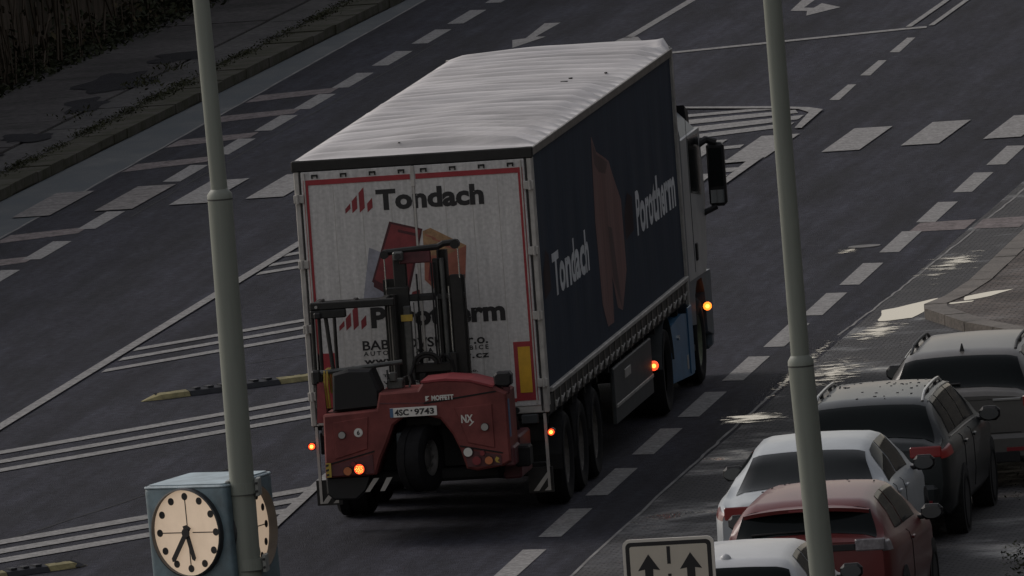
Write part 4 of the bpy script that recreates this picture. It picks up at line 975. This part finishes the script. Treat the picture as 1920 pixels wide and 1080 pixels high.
fp('mast_plate', MB().box(.41, .545, YM-.06, YM-.02, 1.55, 2.72, .01), 'mast'); fp('mast_plate', MB().box(.235, .30, YM-.03, YM+.01, 1.55, 2.9, .01), 'mast'); fp('mast_plate', MB().box(.30, .42, YM-.01, YM+.02, 1.55, 2.5, .01), 'mast')
fp('top_beam', MB().box(-.12, .22, YM-.03, YM+.03, 2.86, 2.985, .01), 'liftdark'); fp('top_beam', MB().tube([(-.28, YM, 2.99), (.30, YM, 3.02), (.36, YM, 3.05), (.50, YM, 3.06)], .034, 8), 'mast')
fp('beam_end', MB().disc((.49, YM-.02, 3.04), .05, 'y', .1, 12), 'mast'); fp('beam_end', MB().disc((-.27, YM-.02, 2.97), .045, 'y', .1, 12), 'mast')
fp('middle_beam', MB().box(-.30, .56, YM-.05, YM+.0, 2.46, 2.52, .008), 'mast'); fp('lower_beam', MB().box(-.28, .53, YM-.05, YM, 1.62, 1.72, .008), 'mast')
fp('lift_ram', MB().tube([(.335, YM-.04, 1.3), (.335, YM-.04, 2.9)], .026, 10), 'mastgrey'); fp('lift_ram', MB().tube([(-.20, YM-.12, 1.5), (-.20, YM-.12, 2.55)], .045, 10), 'mast')
for x, z0, z1 in ((.52, 2.68, 3.0), (-.27, 2.6, 2.95), (.26, 1.7, 2.5), (.01, 1.7, 2.45), (.395, 1.75, 2.6)):
    fp('chain_rod', MB().tube([(x, YM-.06, z0), (x, YM-.06, z1)], .008, 6), 'chrome')
for x, z0, z1 in ((.06, 1.65, 2.75), (.22, 1.65, 2.86), (.245, 1.65, 2.86), (.04, 1.6, 2.3)):
    fp('hose', MB().tube([(x, YM-.05, z0), (x+.005, YM-.07, (z0+z1)/2), (x, YM-.05, z1)], .011, 6), 'hose')
fp('spot_lamp', MB().box(-.175, -.06, YM-.12, YM-.04, 2.90, 3.0, .015), 'mastgrey'); fp('spot_lamp_lens', MB().disc((-.115, YM-.125, 2.95), .035, 'y', .012, 14), 'ink')
fp('type_label', MB().box(-.125, -.0, YM-.155, YM-.142, 2.26, 2.33, .003), 'yellowpaint')
# carriage with hydraulic hoses
hs_ = MB()
for r_ in (.10, .14): hs_.tube([(.12+r_*math.cos(a), YM-.16, 1.80+r_*.8*math.sin(a)) for a in [math.pi*k/10 for k in range(11)]], .02, 7)
hs_.tube([(.22, YM-.15, 1.8), (.30, YM-.18, 1.90), (.38, YM-.15, 1.82), (.42, YM-.12, 1.62)], .018, 7).tube([(-.02, YM-.15, 1.8), (-.06, YM-.18, 1.7), (-.03, YM-.15, 1.55)], .016, 7)
fp('hose_bundle', hs_, 'hose'); fp('carriage', MB().box(-.02, .42, YM-.12, YM-.05, 1.70, 1.80, .01).box(.02, .10, YM-.14, YM-.1, 1.45, 1.7, .01).box(.36, .44, YM-.14, YM-.1, 1.45, 1.9, .01), 'mast')
fp('valve_block', MB().box(-.25, -.08, -1.45, -1.25, 1.60, 1.70, .01).box(-.22, -.14, -1.48, -1.40, 1.68, 1.78, .01), 'mastgrey')
fp('control_levers', MB().tube([(-.10, -1.4, 1.6), (-.06, -1.42, 1.72), (-.02, -1.42, 1.74), (0, -1.42, 1.66), (-.02, -1.42, 1.60)], .012, 6).tube([(-.24, -1.35, 1.6), (-.25, -1.35, 1.8)], .012, 6), 'mastgrey')
for x in (-.42, .42): fp('fork', MB().box(x-.06, x+.06, -.6, 1.3, 1.00, 1.05, .01), 'mast')
# small box-shaped lamp on a stalk at the right shoulder
fp('shoulder_lamp', MB().prism([(.925, 1.60), (.915, 1.70), (.955, 1.735), (1.085, 1.735), (1.11, 1.70), (1.105, 1.60), (1.06, 1.575), (.96, 1.58)], 'y', YB+.12, YB+.28, .02), 'plastic')
fp('lamp_stalk', MB().box(1.0, 1.08, YB+.15, YB+.22, 1.50, 1.58, .01), 'liftdark')

# ------------------------------------------------------------------ cars
def lerp(a, b, t): return a+(b-a)*t
def interp(tab, x):
    if x <= tab[0][0]: return tab[0][1]
    if x >= tab[-1][0]: return tab[-1][1]
    for i in range(len(tab)-1):
        if tab[i][0] <= x <= tab[i+1][0]:
            x0, y0 = tab[i]; x1, y1 = tab[i+1]; t = (x-x0)/(x1-x0)
            def sl(j):
                if j <= 0 or j >= len(tab)-1: return None
                a = (tab[j][1]-tab[j-1][1])/(tab[j][0]-tab[j-1][0]); b = (tab[j+1][1]-tab[j][1])/(tab[j+1][0]-tab[j][0])
                return 0 if a*b <= 0 else 2*a*b/(a+b)
            s_ = (y1-y0)/(x1-x0); m0 = sl(i); m1 = sl(i+1); m0 = s_ if m0 is None else m0; m1 = s_ if m1 is None else m1
            h = x1-x0
            return (2*t**3-3*t*t+1)*y0+(t**3-2*t*t+t)*h*m0+(-2*t**3+3*t*t)*y1+(t**3-t*t)*h*m1
def car(name, label, cat, loc, rz, sp):
    t = thing(name, label, cat, loc, rz, 'cars parked in a row on the cobbles')
    Lc, hw = sp['L'], sp['W']/2
    top, belt, wr, wd = sp['top'], sp['belt'], sp['wr'], sp['wd']     # tables over y: centre top height, belt height, roof edge half width, body half width factor
    def sec(y):
        w_ = hw*interp(wd, y); zb = interp(sp['bot'], y); zt = interp(top, y); bl = min(interp(belt, y), zt-.02); r_ = min(interp(wr, y), w_*.97)
        gh = max(0., min(1., (zt-bl)/.3))
        mid = zb+(bl-zb)*.45
        return [(0, zb), (w_*.55, zb), (w_*.90, zb+.01), (w_*.975, zb+.10), (w_*1.0, mid), (w_*.995, bl-.16*(bl-zb)), (w_*.965, bl-.02),
                (lerp(w_*.93, w_*.925, gh), bl+.012), (lerp(w_*.90, (w_*.92*.5+r_*.5)+.015, gh), lerp(bl+.016, (bl+zt)/2, gh)),
                (lerp(w_*.85, r_+.03, gh), lerp(bl+.02, zt-.095, gh)), (lerp(w_*.8, r_-.02, gh), lerp(bl+.022, zt-.045, gh)), (lerp(w_*.7, r_*.82, gh), lerp(lerp(bl, zt, .6), zt-.018, gh)), (r_*.4, zt-.004), (0, zt)]
    def P(y, u, off=0):
        s_ = sec(y); i = min(int(u), len(s_)-2); f_ = u-i
        x, z = lerp(s_[i][0], s_[i+1][0], f_), lerp(s_[i][1], s_[i+1][1], f_)
        if off:
            e = .004; a = Vector(P(y-e, u)); b = Vector(P(y+e, u)); c_ = Vector(P(y, max(0, u-.05))); d_ = Vector(P(y, min(12.999, u+.05)))
            n_ = (b-a).cross(d_-c_); n_.normalize()
            if n_.x < 0 and u < 10 or (u >= 10 and n_.z < 0): n_ = -n_
            return (x+n_.x*off, y+n_.y*off, z+n_.z*off)
        return (x, y, z)
    NS = 90; ysn = sorted(set([Lc*i/NS for i in range(NS+1)]+[.01, .02, .04, .07, Lc-.07, Lc-.03, Lc-.01]))
    M_ = 14; V = []; F = []
    ring = list(range(0, 14))
    for y in ysn:
        s_ = sec(y); V += [(x, y, z) for x, z in s_]+[(-x, y, z) for x, z in s_[-2:0:-1]]
    n_ = 26
    for j in range(len(ysn)-1):
        for k in range(n_): F.append((j*n_+k, j*n_+(k+1) % n_, (j+1)*n_+(k+1) % n_, (j+1)*n_+k))
    for j, rev in ((0, 0), (len(ysn)-1, 1)):
        for k in range(13):       # end caps as quads between the two halves
            a, b = k, k+1; a2, b2 = (n_-k) % n_, (n_-k-1) % n_
            f_ = [j*n_+q for q in (a, b, b2, a2)]; f_ = list(dict.fromkeys(f_))
            if len(f_) > 2: F.append(tuple(f_))
    body = part('body', MB().add(V, F), sp['paint'], t, True)
    def patch(nm, ya, yb, ua, ub, m_, both=True, off=.006, n1=14, n2=8, par=t, sides=(1, -1), fy=None):
        for sg in sides:
            V = []; F = []
            for j in range(n1+1):
                for k in range(n2+1):
                    u = lerp(ua, ub, k/n2); a, b = (ya(k/n2), yb(k/n2)) if callable(ya) else (ya, yb)
                    x, y, z = P(lerp(a, b, j/n1), u, off); V.append((sg*x, y, z))
            for j in range(n1):
                for k in range(n2): a = j*(n2+1)+k; F.append((a, a+1, a+n2+2, a+n2+1))
            part(nm, MB().add(V, F), m_, par, 'all')
    def cross(nm, ya, yb, ua, m_, off=.006, par=t, n1=14, ub=12.99):
        """patch right across the car, from u=ua on one side to u=ua on the other"""
        us = [lerp(ua, ub, k/8) for k in range(9)]
        V = []; F = []; n2 = 16
        for j in range(n1+1):
            y = lerp(ya, yb, j/n1)
            row = [P(y, u, off) for u in us]; row = row+[(-x, yy_, z) for x, yy_, z in row[-2::-1]] if ub > 12.9 else row
            V += row
        m2 = len(V)//(n1+1)
        for j in range(n1):
            for k in range(m2-1): a = j*m2+k; F.append((a, a+1, a+m2+1, a+m2))
        return part(nm, MB().add(V, F), m_, par, 'all')
    rw0, rw1 = sp['rw']; cross('rear_window', rw0, rw1, sp.get('rwu', 10.35), sp.get('rglass', 'glass'))
    ws0, ws1 = sp['ws']; cross('windscreen', ws0, ws1, 10.3, 'glass')
    for (a0, a1, b0, b1) in sp['sw']:
        patch('side_window', lambda q, a0=a0, b0=b0: lerp(a0, b0, q), lambda q, a1=a1, b1=b1: lerp(a1, b1, q), 7.25, 9.6, 'glass2', off=.005)
    # window trim
    if sp.get('trim'):
        for sg in (1, -1):
            pts = [P(y, 7.12, .008) for y in [lerp(sp['sw'][0][0]-.05, sp['sw'][-1][1]+.05, k/20) for k in range(21)]]
            part('window_trim', MB().tube([(sg*x, y, z) for x, y, z in pts], .009, 5), 'trim', t)
            pts = [P(y, 9.75, .008) for y in [lerp(sp['sw'][0][2]-.05, sp['sw'][-1][3]+.1, k/20) for k in range(21)]]
            part('window_trim', MB().tube([(sg*x, y, z) for x, y, z in pts], .008, 5), 'trim', t)
    # wheels with dark arches
    for y in sp['ax']:
        for sg in (1, -1):
            wx = hw*interp(wd, y)
            part('wheel_arch', MB().disc((sg*(wx-.10), y, .345), .375, 'x', .215, 28), 'shutline', t)
            wheel(t, (sg*(wx-.09), y, .325), sg, TY_C, RM_C)
    # mirrors
    my, mz = sp['mir']
    for sg in (1, -1):
        x0 = hw*.93; o_ = part('door_mirror', MB().box(*sorted((sg*(x0+.02), sg*(x0+.24))), my, my+.12, mz-.07, mz+.085, .045), sp.get('mirm', sp['paint']), t)
        part('mirror_glass', MB().disc((sg*(x0+.13), my-.004, mz+.008), .062, 'y', .006, 18, rx=.098), 'mirdim', o_)
        part('mirror_foot', MB().box(*sorted((sg*(x0-.06), sg*(x0+.06))), my+.03, my+.09, mz-.06, mz-.02, .01), 'plastic', o_)
    # tail lights: across the corner
    tl = sp['tail']
    patch('tail_light', .006, tl[2], tl[0], tl[1], sp.get('tailm', 'taillit'), off=.006, n1=6, n2=4)
    ba = sec(0.0)
    x_in, x_out, z0, z1 = sp['tailr']
    for sg in (1, -1):
        xs = sorted((sg*x_in, sg*x_out)); part('tail_light', MB().box(*xs, -.012, .02, z0, z1, .012), sp.get('tailm', 'taillit'), t)
    # bumper, number plate, panel gaps, wiper
    hb = hw*interp(wd, 0.0)
    part('rear_bumper', MB().box(-hb*.93, hb*.93, -.06, .10, .30, sp['bz'], .045), sp.get('bump', sp['paint']), t)
    part('bumper_insert', MB().box(-hb*.78, hb*.78, -.065, .0, .28, .40, .01), 'plastic', t)
    for sg in (1, -1): part('reflector', MB().box(*sorted((sg*hb*.60, sg*hb*.85)), -.066, -.058, .40, .44), 'lensred', t)
    pz = sp['plz']; np_ = part('number_plate', MB().box(-.26, .26, -.022 if pz > sp['bz'] else -.07, -.006 if pz > sp['bz'] else -.055, pz, pz+.11, .003), 'plate', t)
    part('tailgate_gap', MB().box(-hb*.80, hb*.80, -.004, .0, sp['bz']+.01, sp['bz']+.018), 'shutline', t)
    for yq in sp.get('gaps', ()):
        for sg in (1, -1):
            pts = [P(yq, u, .002) for u in (3.2, 4, 5, 6, 6.9)]
            part('door_gap', MB().tube([(sg*x, y, z) for x, y, z in pts], .004, 4), 'shutline', t)
            hx, hy, hz_ = P(yq+.14, 5.4, .012); part('door_handle', MB().box(*sorted((sg*(hx-.012), sg*(hx+.016))), hy-.08, hy+.08, hz_-.014, hz_+.014, .006), sp['paint'], t)
    if sp.get('wiper'):
        a = P(lerp(rw0, rw1, .12), 12.99, .02); b = P(lerp(rw0, rw1, .18), 11.2, .02)
        part('rear_wiper', MB().tube([a, (-b[0]*.5, b[1]*.7+a[1]*.3, b[2]*.5+a[2]*.5), (-b[0], b[1], b[2])], .010, 5), 'plastic', t)
    if sp.get('spoiler'):
        y1 = rw1; a = P(y1, 10.2)
        V = []; F = []
        xs = [lerp(-a[0]-.02, a[0]+.02, k/14) for k in range(15)]
        zt = interp(top, y1)
        for x in xs:
            dr = .05*(abs(x)/a[0])**2.5
            V += [(x, y1-.17+.10*(abs(x)/a[0])**3, zt+.012-dr), (x, y1-.16+.10*(abs(x)/a[0])**3, zt-.025-dr), (x, y1+.10, zt-.02-dr), (x, y1+.14, zt+.022-dr)]
        for k in range(14):
            for q in range(4): F.append((k*4+q, k*4+(q+1) % 4, (k+1)*4+(q+1) % 4, (k+1)*4+q))
        F += [(0, 1, 2, 3), (56, 57, 58, 59)]
        part('spoiler', MB().add(V, F), sp['paint'], t, True)
        part('brake_light', MB().box(-.16, .16, y1-.168, y1-.155, zt-.018, zt+.0), 'lensred', t)
    if sp.get('rails'):
        ra, rb_ = sp['rails']
        for sg in (1, -1):
            pts = []
            for k in range(15):
                y = lerp(ra, rb_, k/14); x, _, z = P(y, 10.1); h = .055*min(1, math.sin(math.pi*k/14)*2.2)
                pts.append((sg*(x-.03), y, z+.005+h))
            part('roof_rail', MB().tube(pts, .017, 8), sp.get('railm', 'plastic'), t)
            for q in (.3, .7):
                y = lerp(ra, rb_, q); x, _, z = P(y, 10.1); part('rail_foot', MB().box(*sorted((sg*(x-.045), sg*(x-.015))), y-.05, y+.05, z-.01, z+.05), 'plastic', t)
    if sp.get('bandz'): part('tailgate_band', MB().box(-.50, .50, -.010, .015, *sp['bandz'], .006), 'plastic', t)
    if sp.get('strip'):
        a_, b_, c_, d_ = sp['strip']
        for sg in (1, -1): part('chrome_strip', MB().box(*sorted((sg*a_, sg*b_)), -.016, .005, c_, d_, .004), 'trim', t)
    ra = interp(top, sp['rw'][1]+.12)
    if sp.get('fin') == 'shark':
        y = sp['rw'][1]+.22; part('roof_aerial', MB().add([(-.03, y-.09, ra-.01), (.03, y-.09, ra-.01), (.03, y+.10, ra-.01), (-.03, y+.10, ra-.01), (-.006, y-.07, ra+.085), (.006, y-.07, ra+.085), (0, y+.08, ra+.015)], [(0, 1, 2, 3), (0, 1, 5, 4), (1, 2, 6, 5), (2, 3, 6), (3, 0, 4, 6), (4, 5, 6)]), sp.get('finm', 'plastic'), t)
    if sp.get('fin') == 'dome':
        y = sp['rw'][1]+.25; V = []; s_ = MB()
        for k, (r_, z) in enumerate(((.06, 0), (.056, .03), (.04, .055), (.015, .066))): pass
        part('roof_aerial', MB().tube([(0, y, ra-.01), (0, y, ra+.03), (0, y, ra+.055), (0, y, ra+.07)], [.06, .055, .038, .006], 16), sp['paint'], t, True)
    # water drops on the roof
    if sp.get('drops'):
        d_ = MB()
        for k in range(sp['drops']):
            y = random.uniform(sp['rw'][1]+.1, sp['ws'][0]-.2); x = random.uniform(-.5, .5)*sp['W']*.62
            z = interp(top, y)-.02*(x/.6)**2; r_ = random.uniform(.006, .018)
            d_.disc((x, y, z-.001), r_*1.4, 'z', .010, 7, rx=r_)
        part('roof_drops', d_, 'ink', t)['kind'] = 'stuff'
    return t
GAPW = [(0, .86), (.12, .93), (.5, .98), (1.4, 1), (3.2, 1), (3.9, .97), (4.4, .88), (4.65, .74)]
sedan = dict(L=4.65, W=1.83, paint='carwhite', bot=[(0, .36), (.4, .24), (4.2, .24), (4.65, .34)],
    top=[(0, .93), (.10, 1.02), (.52, 1.06), (.60, 1.075), (1.35, 1.385), (1.9, 1.45), (2.5, 1.455), (2.95, 1.38), (3.7, 1.0), (4.3, .88), (4.58, .74), (4.65, .62)],
    belt=[(0, .90), (.5, .98), (1.2, 1.0), (3.5, .95), (3.9, .92), (4.4, .80), (4.65, .60)],
    wr=[(0, .70), (.6, .70), (1.35, .60), (1.9, .60), (2.7, .61), (3.7, .70), (4.65, .6)], wd=GAPW,
    rw=(.63, 1.30), rwu=10.1, ws=(2.98, 3.6), sw=[(1.02, 1.75, 1.45, 1.80), (1.82, 2.85, 1.86, 2.6)], ax=(.98, 3.72), mir=(3.02, 1.02),
    tail=(5.3, 6.7, .30), tailr=(.42, .76, .84, .97), bz=.62, plz=.78, gaps=(1.15, 1.80), mirm='plastic')
wagon = dict(L=4.7, W=1.83, paint='cardark', bot=[(0, .36), (.4, .24), (4.2, .24), (4.7, .34)],
    top=[(0, .98), (.06, 1.06), (.16, 1.10), (.52, 1.42), (.75, 1.475), (1.8, 1.50), (2.6, 1.48), (3.0, 1.40), (3.75, 1.02), (4.35, .90), (4.62, .75), (4.7, .62)],
    belt=[(0, .94), (.5, 1.0), (1.2, 1.0), (3.5, .96), (3.95, .93), (4.45, .80), (4.7, .60)],
    wr=[(0, .76), (.16, .74), (.52, .62), (1.9, .61), (2.7, .61), (3.75, .70), (4.7, .6)], wd=[(y*4.7/4.65, v) for y, v in GAPW],
    rw=(.165, .50), rwu=10.0, ws=(3.03, 3.65), sw=[(.62, 1.15, .72, 1.12), (1.2, 2.0, 1.18, 2.0), (2.06, 2.95, 2.06, 2.68)], ax=(.98, 3.78), mir=(3.05, 1.02),
    tail=(5.2, 6.7, .34), tailr=(.46, .79, .885, 1.0), bz=.60, plz=.72, gaps=(1.18, 2.02), trim=1, rails=(.62, 2.55), railm='trim', wiper=1, drops=45, mirm='plastic')
suv = dict(wagon); suv.update(L=4.75, W=1.86, paint='carsilver', drops=0, fin='shark', railm='plastic', wiper=1, trim=1, rails=(.75, 2.6),
    top=[(0, 1.0), (.06, 1.05), (.16, 1.08), (.50, 1.39), (.75, 1.45), (1.8, 1.49), (2.6, 1.47), (3.0, 1.39), (3.75, 1.02), (4.35, .92), (4.65, .77), (4.75, .62)],
    bz=.58, plz=.62, tailr=(.68, .84, .86, .98), strip=(.36, .66, .935, .96))
hatch_ = dict(L=4.25, W=1.80, paint='carred', bot=[(0, .38), (.4, .25), (3.8, .25), (4.25, .34)],
    top=[(0, 1.06), (.06, 1.10), (.14, 1.13), (.40, 1.38), (.62, 1.44), (1.6, 1.475), (2.3, 1.455), (2.65, 1.39), (3.35, 1.04), (3.9, .92), (4.17, .76), (4.25, .62)],
    belt=[(0, 1.03), (.5, 1.04), (1.2, 1.0), (3.2, .96), (3.6, .93), (4.05, .80), (4.25, .60)],
    wr=[(0, .76), (.14, .74), (.40, .64), (1.6, .59), (2.4, .59), (3.35, .68), (4.25, .58)], wd=[(y*4.25/4.65, v) for y, v in GAPW],
    rw=(.145, .385), rwu=9.9, ws=(2.70, 3.28), sw=[(.85, 1.50, 1.0, 1.50), (1.56, 2.6, 1.56, 2.35)], ax=(.80, 3.40), mir=(2.75, 1.03),
    tail=(5.2, 6.75, .22), tailr=(.50, .80, .955, 1.075), tailm='tailclear', bz=.64, plz=.66, gaps=(1.53,), wiper=1, spoiler=1, drops=14, mirm='plastic', bandz=(.965, 1.03))
hatch2 = dict(hatch_); hatch2.update(paint='carwhite2', tailm='taillit', spoiler=0, fin='dome', drops=0, mirm='plastic', bandz=None)
car('parked_wagon', 'silver wagon with black roof rails, farthest of the parked cars', 'car', (5.62, .25, 0), R(-.5), suv)
car('parked_wagon', 'dark grey wagon with bright arched roof rails and drops on its roof', 'car', (5.17, -5.25, 0), R(-.5), wagon)
car('parked_sedan', 'white sedan parked between the dark wagon and the red hatchback', 'car', (5.0, -10.35, 0), 0, sedan)
car('parked_hatchback', 'dark red hatchback with clear tail lights behind the right lamp post', 'car', (5.60, -15.55, 0), R(-.5), hatch_)
car('parked_hatchback', 'white car with a small round roof aerial beside the traffic sign', 'car', (5.38, -21.15, 0), 0, hatch2)

# ------------------------------------------------------------------ lamp posts
def lamp_post(x, y, pts, label):
    # pts: (x, z, radius)
    t = thing('lamp_post', label, 'lamp post', (x, y, 0), 0, 'grey steel lamp posts')
    lo = [(px-x, 0, z) for px, z, r_ in pts if r_ > .08]; zj, xj, xt, zt, r1, r2 = pts[1][1], pts[1][0]-x, pts[2][0]-x, pts[2][1], pts[0][2], pts[2][2]
    part('lower_tube', MB().tube([(0, 0, 0), (xj, 0, zj)], [r1*1.02, r1], 32), 'pole', t, True)
    part('collar', MB().tube([(xj, 0, zj), (xj, 0, zj+.035), (xj-.001, 0, zj+.075)], [r1*1.02, r1*1.0, r2*1.02], 32), 'pole', t, True)
    part('collar_groove', MB().tube([(xj, 0, zj-.012), (xj, 0, zj)], [r1*1.012, r1*1.012], 32), 'pole_dark', t)
    part('upper_tube', MB().tube([(xj, 0, zj+.07), (xt, 0, zt)], [r2, r2*.97], 32), 'pole', t, True)
    part('lamp_arm', MB().tube([(xt, 0, zt), (xt-.1, .1, zt+.5), (xt-.6, .5, zt+.9), (xt-1.2, 1.0, zt+1.0)], [r2*.9, .05, .045, .04], 12), 'pole', t, True)
    part('lamp_head', MB().box(xt-1.75, xt-1.15, .8, 1.15, zt+.95, zt+1.07, .03), 'galv', t)
    part('base_flange', MB().disc((0, 0, .02), r1*1.7, 'z', .04, 24), 'pole', t)
    return t
lamp_post(5.205, -52.3, [(5.205, 0, .099), (5.170, 7.63, 0), (5.08, 11.5, .067)], 'grey steel lamp post carrying the clock, left of the truck')
lamp_post(10.60, -58.5, [(10.60, 0, .098), (10.388, 6.56, 0), (10.35, 11.5, .0715)], 'grey steel lamp post in front of the parked cars, right of the truck')

# ------------------------------------------------------------------ clock
ct = thing('street_clock', 'pale blue street clock with round lit faces clamped to the left lamp post', 'clock', (5.12, -52.46, 4.5))
# plan corners relative to near corner, local axes: camera-right r, away f
rr = Vector((.9932, .1172, 0)).normalized(); ff = Vector((-.1172, .9932, 0)).normalized()
def pc(u, v): return rr*u+ff*v
c0 = pc(-.045, .02); cA = pc(-.715, .555); cB = pc(.315, .88); cC = cA+cB-c0
Zb, Zt = 0.0, .852
def rounded(pts, r_=.05, n=4):
    out = []
    N = len(pts)
    for i in range(N):
        p0, p1, p2 = pts[i-1], pts[i], pts[(i+1) % N]; a = (p0-p1).normalized(); b = (p2-p1).normalized()
        s0 = p1+a*r_; s1 = p1+b*r_
        for k in range(n+1): q = k/n; out.append(s0*(1-q)**2+p1*2*q*(1-q)+s1*q*q)
    return out
plan = rounded([c0, cB, cC, cA], .05)
s = MB(); n = len(plan); V = []; F = []
ctr = sum(plan, Vector())/n
rings = [(Zb, 1), (Zb+.02, 1), (Zt-.05, 1), (Zt-.015, .985), (Zt, .95)]
for z, k in rings: V += [tuple(ctr+(p-ctr)*k+Vector((0, 0, z))) for p in plan]
for r_ in range(len(rings)-1): F += [(r_*n+k, r_*n+(k+1) % n, (r_+1)*n+(k+1) % n, (r_+1)*n+k) for k in range(n)]
F.append(tuple(range(n))); F.append(tuple((len(rings)-1)*n+k for k in range(n)))
part('case', s.add(V, F), 'clockblue', ct, True)
part('lid', MB().add([tuple(ctr+(p-ctr)*.93+Vector((0, 0, Zt+z))) for z in (.001, .008) for p in plan], [tuple(range(n)), tuple(range(n, 2*n))]+[(k, (k+1) % n, n+(k+1) % n, n+k) for k in range(n)]), 'clocktop', ct)
part('lid_edge', MB().tube([tuple(ctr+(p-ctr)*.99+Vector((0, 0, Zt-.012))) for p in plan+plan[:1]], .010, 6), 'clocktop', ct)
def face(pa, pb, zc, rad, dep=.045, at=.5):
    ax = (pb-pa).normalized(); nrm = Vector((ax.y, -ax.x, 0))
    mid = pa*(1-at)+pb*at
    if nrm.dot(mid-ctr) < 0: nrm = -nrm
    ax = Vector((0, 0, 1)).cross(nrm)
    o = Vector((mid.x, mid.y, zc))
    def pt(u, v, d): return tuple(o+ax*u+Vector((0, 0, v))+nrm*d)
    def ringm(r0, r1, d0, d1, n=48):
        V = []; F = []
        for k in range(n):
            a = 2*math.pi*k/n; V += [pt(r0*math.cos(a), r0*math.sin(a), d0), pt(r1*math.cos(a), r1*math.sin(a), d1)]
        for k in range(n): F.append((2*k, 2*k+1, (2*k+3) % (2*n), (2*k+2) % (2*n)))
        return MB().add(V, F)
    def poly(pts, d, th=.003):
        N = len(pts); V = [pt(u, v, d) for u, v in pts]+[pt(u, v, d+th) for u, v in pts]
        return MB().add(V, [tuple(range(N)), tuple(range(N, 2*N))]+[(k, (k+1) % N, N+(k+1) % N, N+k) for k in range(N)])
    circ = lambda cu, cv, r_, n=16: [(cu+r_*math.cos(2*math.pi*k/n), cv+r_*math.sin(2*math.pi*k/n)) for k in range(n)]
    f_ = part('clock_face', poly(circ(0, 0, rad*1.0, 48), .004, .004), 'clockface', ct)
    part('face_rim', ringm(rad*1.0, rad*1.0, .0, dep), 'clockinner', f_); part('face_rim', ringm(rad*1.0, rad*1.035, dep, dep-.005), 'clockrim', f_); part('face_rim', ringm(rad*1.035, rad*1.05, dep-.005, .0), 'clockrim', f_)
    for h in range(12):
        a = math.pi/6*h; part('hour_dot', poly(circ(rad*.84*math.sin(a), rad*.84*math.cos(a), .030), .009), 'ink', f_)
    for q in range(4):
        a = math.pi/2*q; d = (math.sin(a), math.cos(a)); e = (d[1]*.004, -d[0]*.004); r0, r1 = .05, rad*.78
        part('hour_line', poly([(d[0]*r0-e[0], d[1]*r0-e[1]), (d[0]*r0+e[0], d[1]*r0+e[1]), (d[0]*r1+e[0], d[1]*r1+e[1]), (d[0]*r1-e[0], d[1]*r1-e[1])], .009), 'ink', f_)
    for deg, ln, w_, dd in ((216, .265, .021, .030), (166, .215, .020, .024)):
        a = R(deg); d = (math.sin(a), math.cos(a)); e = (d[1]*w_, -d[0]*w_); b = -.06
        part('clock_hand', poly([(d[0]*b-e[0], d[1]*b-e[1]), (d[0]*b+e[0], d[1]*b+e[1]), (d[0]*ln+e[0], d[1]*ln+e[1]), (d[0]*(ln+.02), d[1]*(ln+.02)), (d[0]*ln-e[0], d[1]*ln-e[1])], dd, .005), 'ink', f_)
    part('hub', poly(circ(0, 0, .038), .034, .01), 'ink', f_)
face(c0, cA, .478, .345); face(c0, cB, .455, .33, .085, .45)
ct.rotation_euler = (0, -R(1.5), 0); ct.location.z += .008; ct.location.x += .016
# clamps around the post
px, py = 5.19-5.12, -52.3+52.46
for z in (.80, .19):
    cl = part('clamp', MB().tube([(px, py, z-.045), (px, py, z+.045)], .108, 28), 'pole', ct)
    for sg in (-1, 1):
        x = px+sg*.118
        part('clamp_ear', MB().box(x-.016, x+.016, py-.05, py+.12, z-.07, z+.07, .005), 'galv', cl)
        part('bolt', MB().disc((x, py-.056, z+.035), .011, 'y', .02, 8), 'ink', cl)
        part('bolt', MB().disc((x, py-.056, z-.03), .011, 'y', .02, 8), 'ink', cl)
    part('clamp_edge', MB().tube([(px, py, z-.052), (px, py, z-.046)], .110, 28), 'pole_dark', cl)

# ------------------------------------------------------------------ lane sign
sx, sy, sz = 7.24, -41.1, 3.64
st = thing('lane_sign', 'white lane sign with two black upward arrows at the bottom of the picture', 'sign', (sx, sy, 0))
WS, HS = .785, .95
def rr_poly(w_, h_, r_, cx=0, cz=0, n=6):
    P_ = []
    for (qx, qz, a0) in ((w_/2-r_, h_/2-r_, 0), (-w_/2+r_, h_/2-r_, 90), (-w_/2+r_, -h_/2+r_, 180), (w_/2-r_, -h_/2+r_, 270)):
        for k in range(n+1): a = R(a0+90*k/n); P_.append((cx+qx+r_*math.cos(a), cz+qz+r_*math.sin(a)))
    return P_
tilt = R(.35)
zc = sz-HS/2
pp = part('plate', MB().prism(rr_poly(WS, HS, .06), 'y', -.012, .012), 'signborder', st)
br_ = part('border', MB().prism(rr_poly(WS-.05, HS-.05, .045), 'y', -.014, -.0125), 'ink', pp)
fc = part('sign_field', MB().prism(rr_poly(WS-.12, HS-.12, .02), 'y', -.016, -.0145), 'signwhite', pp)
pp.location = (0, 0, zc); pp.rotation_euler = (0, tilt, 0)
for cx in (-.175, .185):
    part('arrow', MB().prism([(cx-.035, -.38), (cx+.035, -.38), (cx+.035, .215), (cx+.095, .205), (cx+.0, .345), (cx-.095, .205), (cx-.035, .215)], 'y', -.018, -.0165), 'ink', pp)
for z0 in (.255, .02, -.215): part('lane_line', MB().box(-.015, .015, -.018, -.0165, z0, z0+.15), 'ink', pp)
part('post', MB().tube([(0, .05, 0), (0, .05, sz-.03)], .032, 14), 'galv', st, True)
part('bracket', MB().box(-.06, .06, .012, .09, sz-.25, sz-.21), 'galv', st)
